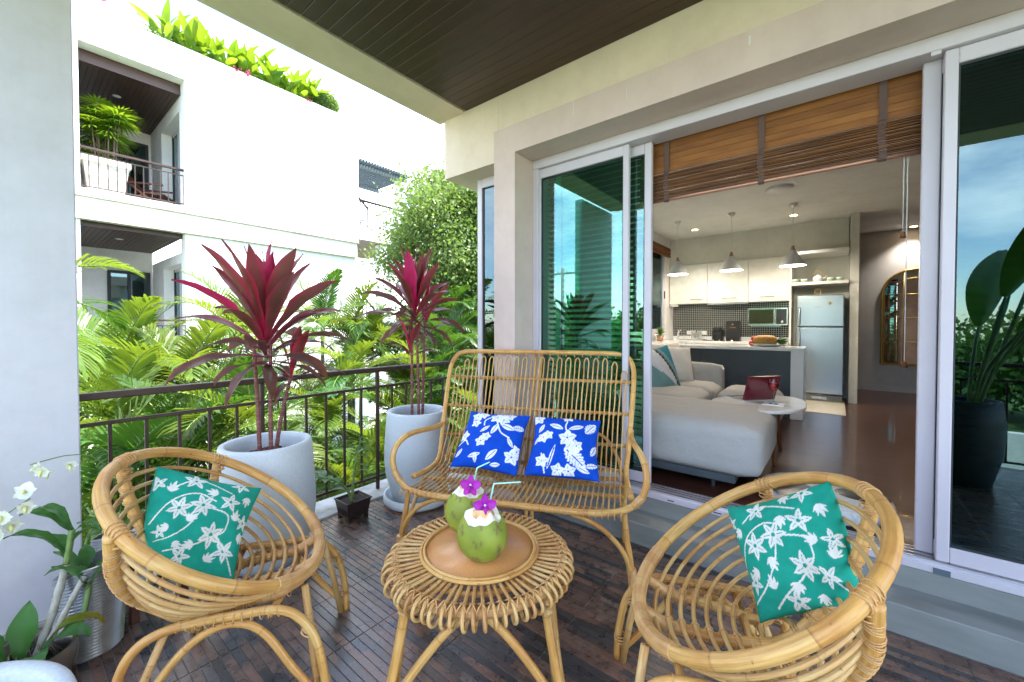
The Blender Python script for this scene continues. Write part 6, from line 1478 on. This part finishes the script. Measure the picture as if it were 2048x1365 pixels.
leaf_tree('low dark bushy tree behind the tall one', 8.9, 7.6, 1.4, 2.2, 2.3, 18000, 5, size=.10, m=M['shade_leaf'])
for i in range(11):
    leaf_tree('%s %s tree in the row across the street, mirrored in the right glass' % (ORD[i], ('broad green', 'dark round')[i % 2]), -24 - 3 * (i % 3), -26 + i * 5.2, -.6 + 1.0 * (i % 2), 3.4, 2.6, 5000, 20 + i, size=.38, m=M['tree_leaf'] if i % 2 else M['shade_leaf'], group='trees across the street')
# undergrowth
ug = MB(); r = rng; nu = 5200
pos = np.stack([r.uniform(-1.5, 9, nu), r.uniform(3.7, 11.8, nu), GZ + r.uniform(.1, 1.35, nu)], -1); dr_ = r.normal(size=(nu, 3)); dr_[:, 2] = np.abs(dr_[:, 2]) * .6; dr_ /= np.linalg.norm(dr_, axis=1)[:, None]; ot = np.cross(dr_, r.normal(size=(nu, 3))); ot /= np.linalg.norm(ot, axis=1)[:, None]
L_ = r.uniform(.15, .45, nu)[:, None]; VV = np.stack([pos, pos + dr_ * L_ * .5 + ot * L_ * .18, pos + dr_ * L_, pos + dr_ * L_ * .5 - ot * L_ * .18], 1)
me = bpy.data.meshes.new('undergrowth'); me.from_pydata(VV.reshape(-1, 3).tolist(), [], np.arange(nu * 4).reshape(-1, 4).tolist()); me.materials.append(M['shade_leaf']); tag(inst('undergrowth', me), kind='stuff')
# far wood behind everything on the garden side
nf = 16000; th = r.uniform(.05, 1.45, nf); rr = r.uniform(30, 38, nf); pos = np.stack([rr * np.sin(th), rr * np.cos(th), GZ + r.uniform(0, 1, nf) ** 1.3 * (6.0 + 1.2 * np.sin(th * 9))], -1)
dr_ = r.normal(size=(nf, 3)); dr_ /= np.linalg.norm(dr_, axis=1)[:, None]; ot = np.cross(dr_, r.normal(size=(nf, 3))); ot /= np.linalg.norm(ot, axis=1)[:, None]; L_ = r.uniform(.5, 1.1, nf)[:, None]
VV = np.stack([pos, pos + dr_ * L_ * .5 + ot * L_ * .35, pos + dr_ * L_, pos + dr_ * L_ * .5 - ot * L_ * .35], 1); me = bpy.data.meshes.new('far_wood'); me.from_pydata(VV.reshape(-1, 3).tolist(), [], np.arange(nf * 4).reshape(-1, 4).tolist()); me.materials.append(M['tree_leaf']); tag(inst('far_wood', me), kind='stuff')
# plants on the roof edge of the apartment block
cn_ = [leaf_blade(l, w, .35, b, 6).mesh('leaf', M['canna']) for l, w, b in ((.55, .075, .25), (.45, .07, .4), (.62, .06, .15))]
for i in range(13):
    x = 2.35 + i * .285; t = thing('canna_plant', '%s canna clump from the orange eave along the roof edge' % ORD[i], 'plant', (x, 12.22 + .1 * (i % 2), 8.04), 0, 'canna clumps along the roof edge')
    for k in range(17):
        az = k * 2.4 + i; el = -(1.35 - .75 * (k / 13) + rng.uniform(-.15, .15)); s = rng.uniform(.85, 1.5); inst('leaf', cn_[k % 3], t, (rng.uniform(-.16, .16), rng.uniform(-.1, .1), rng.uniform(0, .2)), (0, el, az), (s,) * 3)
for i, x in enumerate((1.9, 2.15)):
    t = thing('white_bougainvillea', ('small white flowering shrub at the left end of the roof planter', 'white flowering shrub beside the orange eave')[i], 'shrub', (x, 12.2, 8.04), 0, 'white shrubs on the roof edge')
    for k in range(40): inst('leaf', cn_[1], t, (rng.normal(0, .1), rng.normal(0, .06), rng.uniform(0, .2)), (rng.uniform(-1, 1), rng.uniform(-1.5, 0), rng.uniform(0, 6)), (.14,) * 3)
    f = MB()
    for k in range(45):
        c = Vector((rng.normal(0, .12), rng.normal(-.04, .06), rng.uniform(.02, .26))); u = Vector(rng.normal(size=3)).normalized() * .03; w = u.orthogonal(); f.add([c - u, c + w, c + u, c - w], [(0, 1, 2, 3)])
    tag(f.build('flowers', M['white_petal'], t), kind='stuff')
for i, x in enumerate((3.75, 4.0, 5.55, 1.35)):
    t = thing('pink_ixora', ('pink flower head low among the cannas, first of the close pair', 'pink flower head low among the cannas, second of the close pair', 'pink flower head near the clipped round shrub', 'lone pink flower head at the far left of the roof edge')[i], 'flower', (x, 12.03, 8.06 + (.30 if i == 3 else 0)), 0, 'pink flowers on the roof edge')
    f = MB()
    for k in range(30): c = Vector(rng.normal(0, .055, 3)) * 1.0; c.z *= .5; u = Vector(rng.normal(size=3)).normalized() * .03; w = u.orthogonal(); f.add([c - u, c + w, c + u, c - w], [(0, 1, 2, 3)])
    f.build('petals', M['pink_flower'], t)
sh = thing('clipped_shrub', 'clipped round shrub at the right end of the roof planter', 'shrub', (6.12, 12.22, 8.04)); nq = 4200; d = r.normal(size=(nq, 3)); d /= np.linalg.norm(d, axis=1)[:, None]; rad = r.uniform(.8, 1.03, nq)[:, None]; pos = d * rad * np.array([.44, .28, .27]) + np.array([0, 0, .25])
dd = d + r.normal(size=(nq, 3)) * .8; dd /= np.linalg.norm(dd, axis=1)[:, None]; ot = np.cross(dd, r.normal(size=(nq, 3))); ot /= np.linalg.norm(ot, axis=1)[:, None]; L_ = r.uniform(.04, .08, nq)[:, None]
VV = np.stack([pos, pos + dd * L_ * .5 + ot * L_ * .32, pos + dd * L_, pos + dd * L_ * .5 - ot * L_ * .32], 1); me = bpy.data.meshes.new('crown'); me.from_pydata(VV.reshape(-1, 3).tolist(), [], np.arange(nq * 4).reshape(-1, 4).tolist()); me.materials.append(M['tree_leaf']); inst('crown', me, sh)
q = MB(); q.lathe([(.001, 0), (.25, 0), (.36, .15), (.36, .3), (.2, .46), (.001, .48)], 16, 0, (0, 0, 0), 1, .6); q.build('branch_mass', M['shade_leaf'], sh)
# lady palm in the square cement pot, lounge chair on the upper balcony
lady = thing('potted_lady_palm', 'bright lady palm in a tapered square cement pot on the upper balcony', 'potted plant', (1.42, 12.75, 4.31))
q = MB(); frustum(q, .27, .27, 0, .37, .37, .80); frustum(q, .385, .385, .70, .385, .385, .82); q.build('pot', M['cement_pot'], lady)
fan = MB()
for k in range(9):
    a = (k - 4) * .30; dv = Vector((math.cos(a), math.sin(a), -.12)); w = Vector((-math.sin(a), math.cos(a), 0)) * .022; L_2 = .40; fan.add([Vector((0, 0, 0)), dv * L_2 * .5 + w, dv * L_2 + Vector((0, 0, -.06)), dv * L_2 * .5 - w], [(0, 1, 2, 3)])
fme = fan.mesh('leaf', M['canna'])
for k in range(12):
    x, y = rng.uniform(-.24, .24), rng.uniform(-.24, .24); h = (1.0 + rng.uniform(.3, 1.0)) if k else 2.15; q = MB(); q.tube([(x, y, .8), (x * 1.5, y * 1.3, h)], .014, 6); q.build('stem', M['trunk'], lady)
    for j in range(9): az = j * 2.4 + k; inst('leaf', fme, lady, (x * 1.5, y * 1.3, h - .03 * j), (0, rng.uniform(-.5, .35), az), (rng.uniform(.8, 1.1),) * 3)
lc = thing('lounge_chair', 'dark brown lounge chair on the upper balcony', 'chair', (2.2, 13.3, 4.31), 2.6)
q = MB()
for s in (-.28, .28): q.tube([(-.5, s, .0), (.1, s, .5), (.5, s, 1.0)], .025, 6); q.tube([(.4, s, 0), (-.1, s, .42), (-.45, s, .38)], .025, 6)
q.build('frame', M['dark_wood'], lc)
for s in (-.30, .30): box('armrest', (-.45, s - .03, .60), (.25, s + .03, .635), M['dark_wood'], lc)
for i in range(7): x = -.42 + i * .085; b_ = box('slat', (x - .03, -.27, .40), (x + .03, .27, .42), M['dark_wood'], lc)
for i in range(8): p = .10 + i * .055; box('slat', (p - .01, -.27, .48 + i * .066), (p + .012, .27, .53 + i * .066), M['dark_wood'], lc)
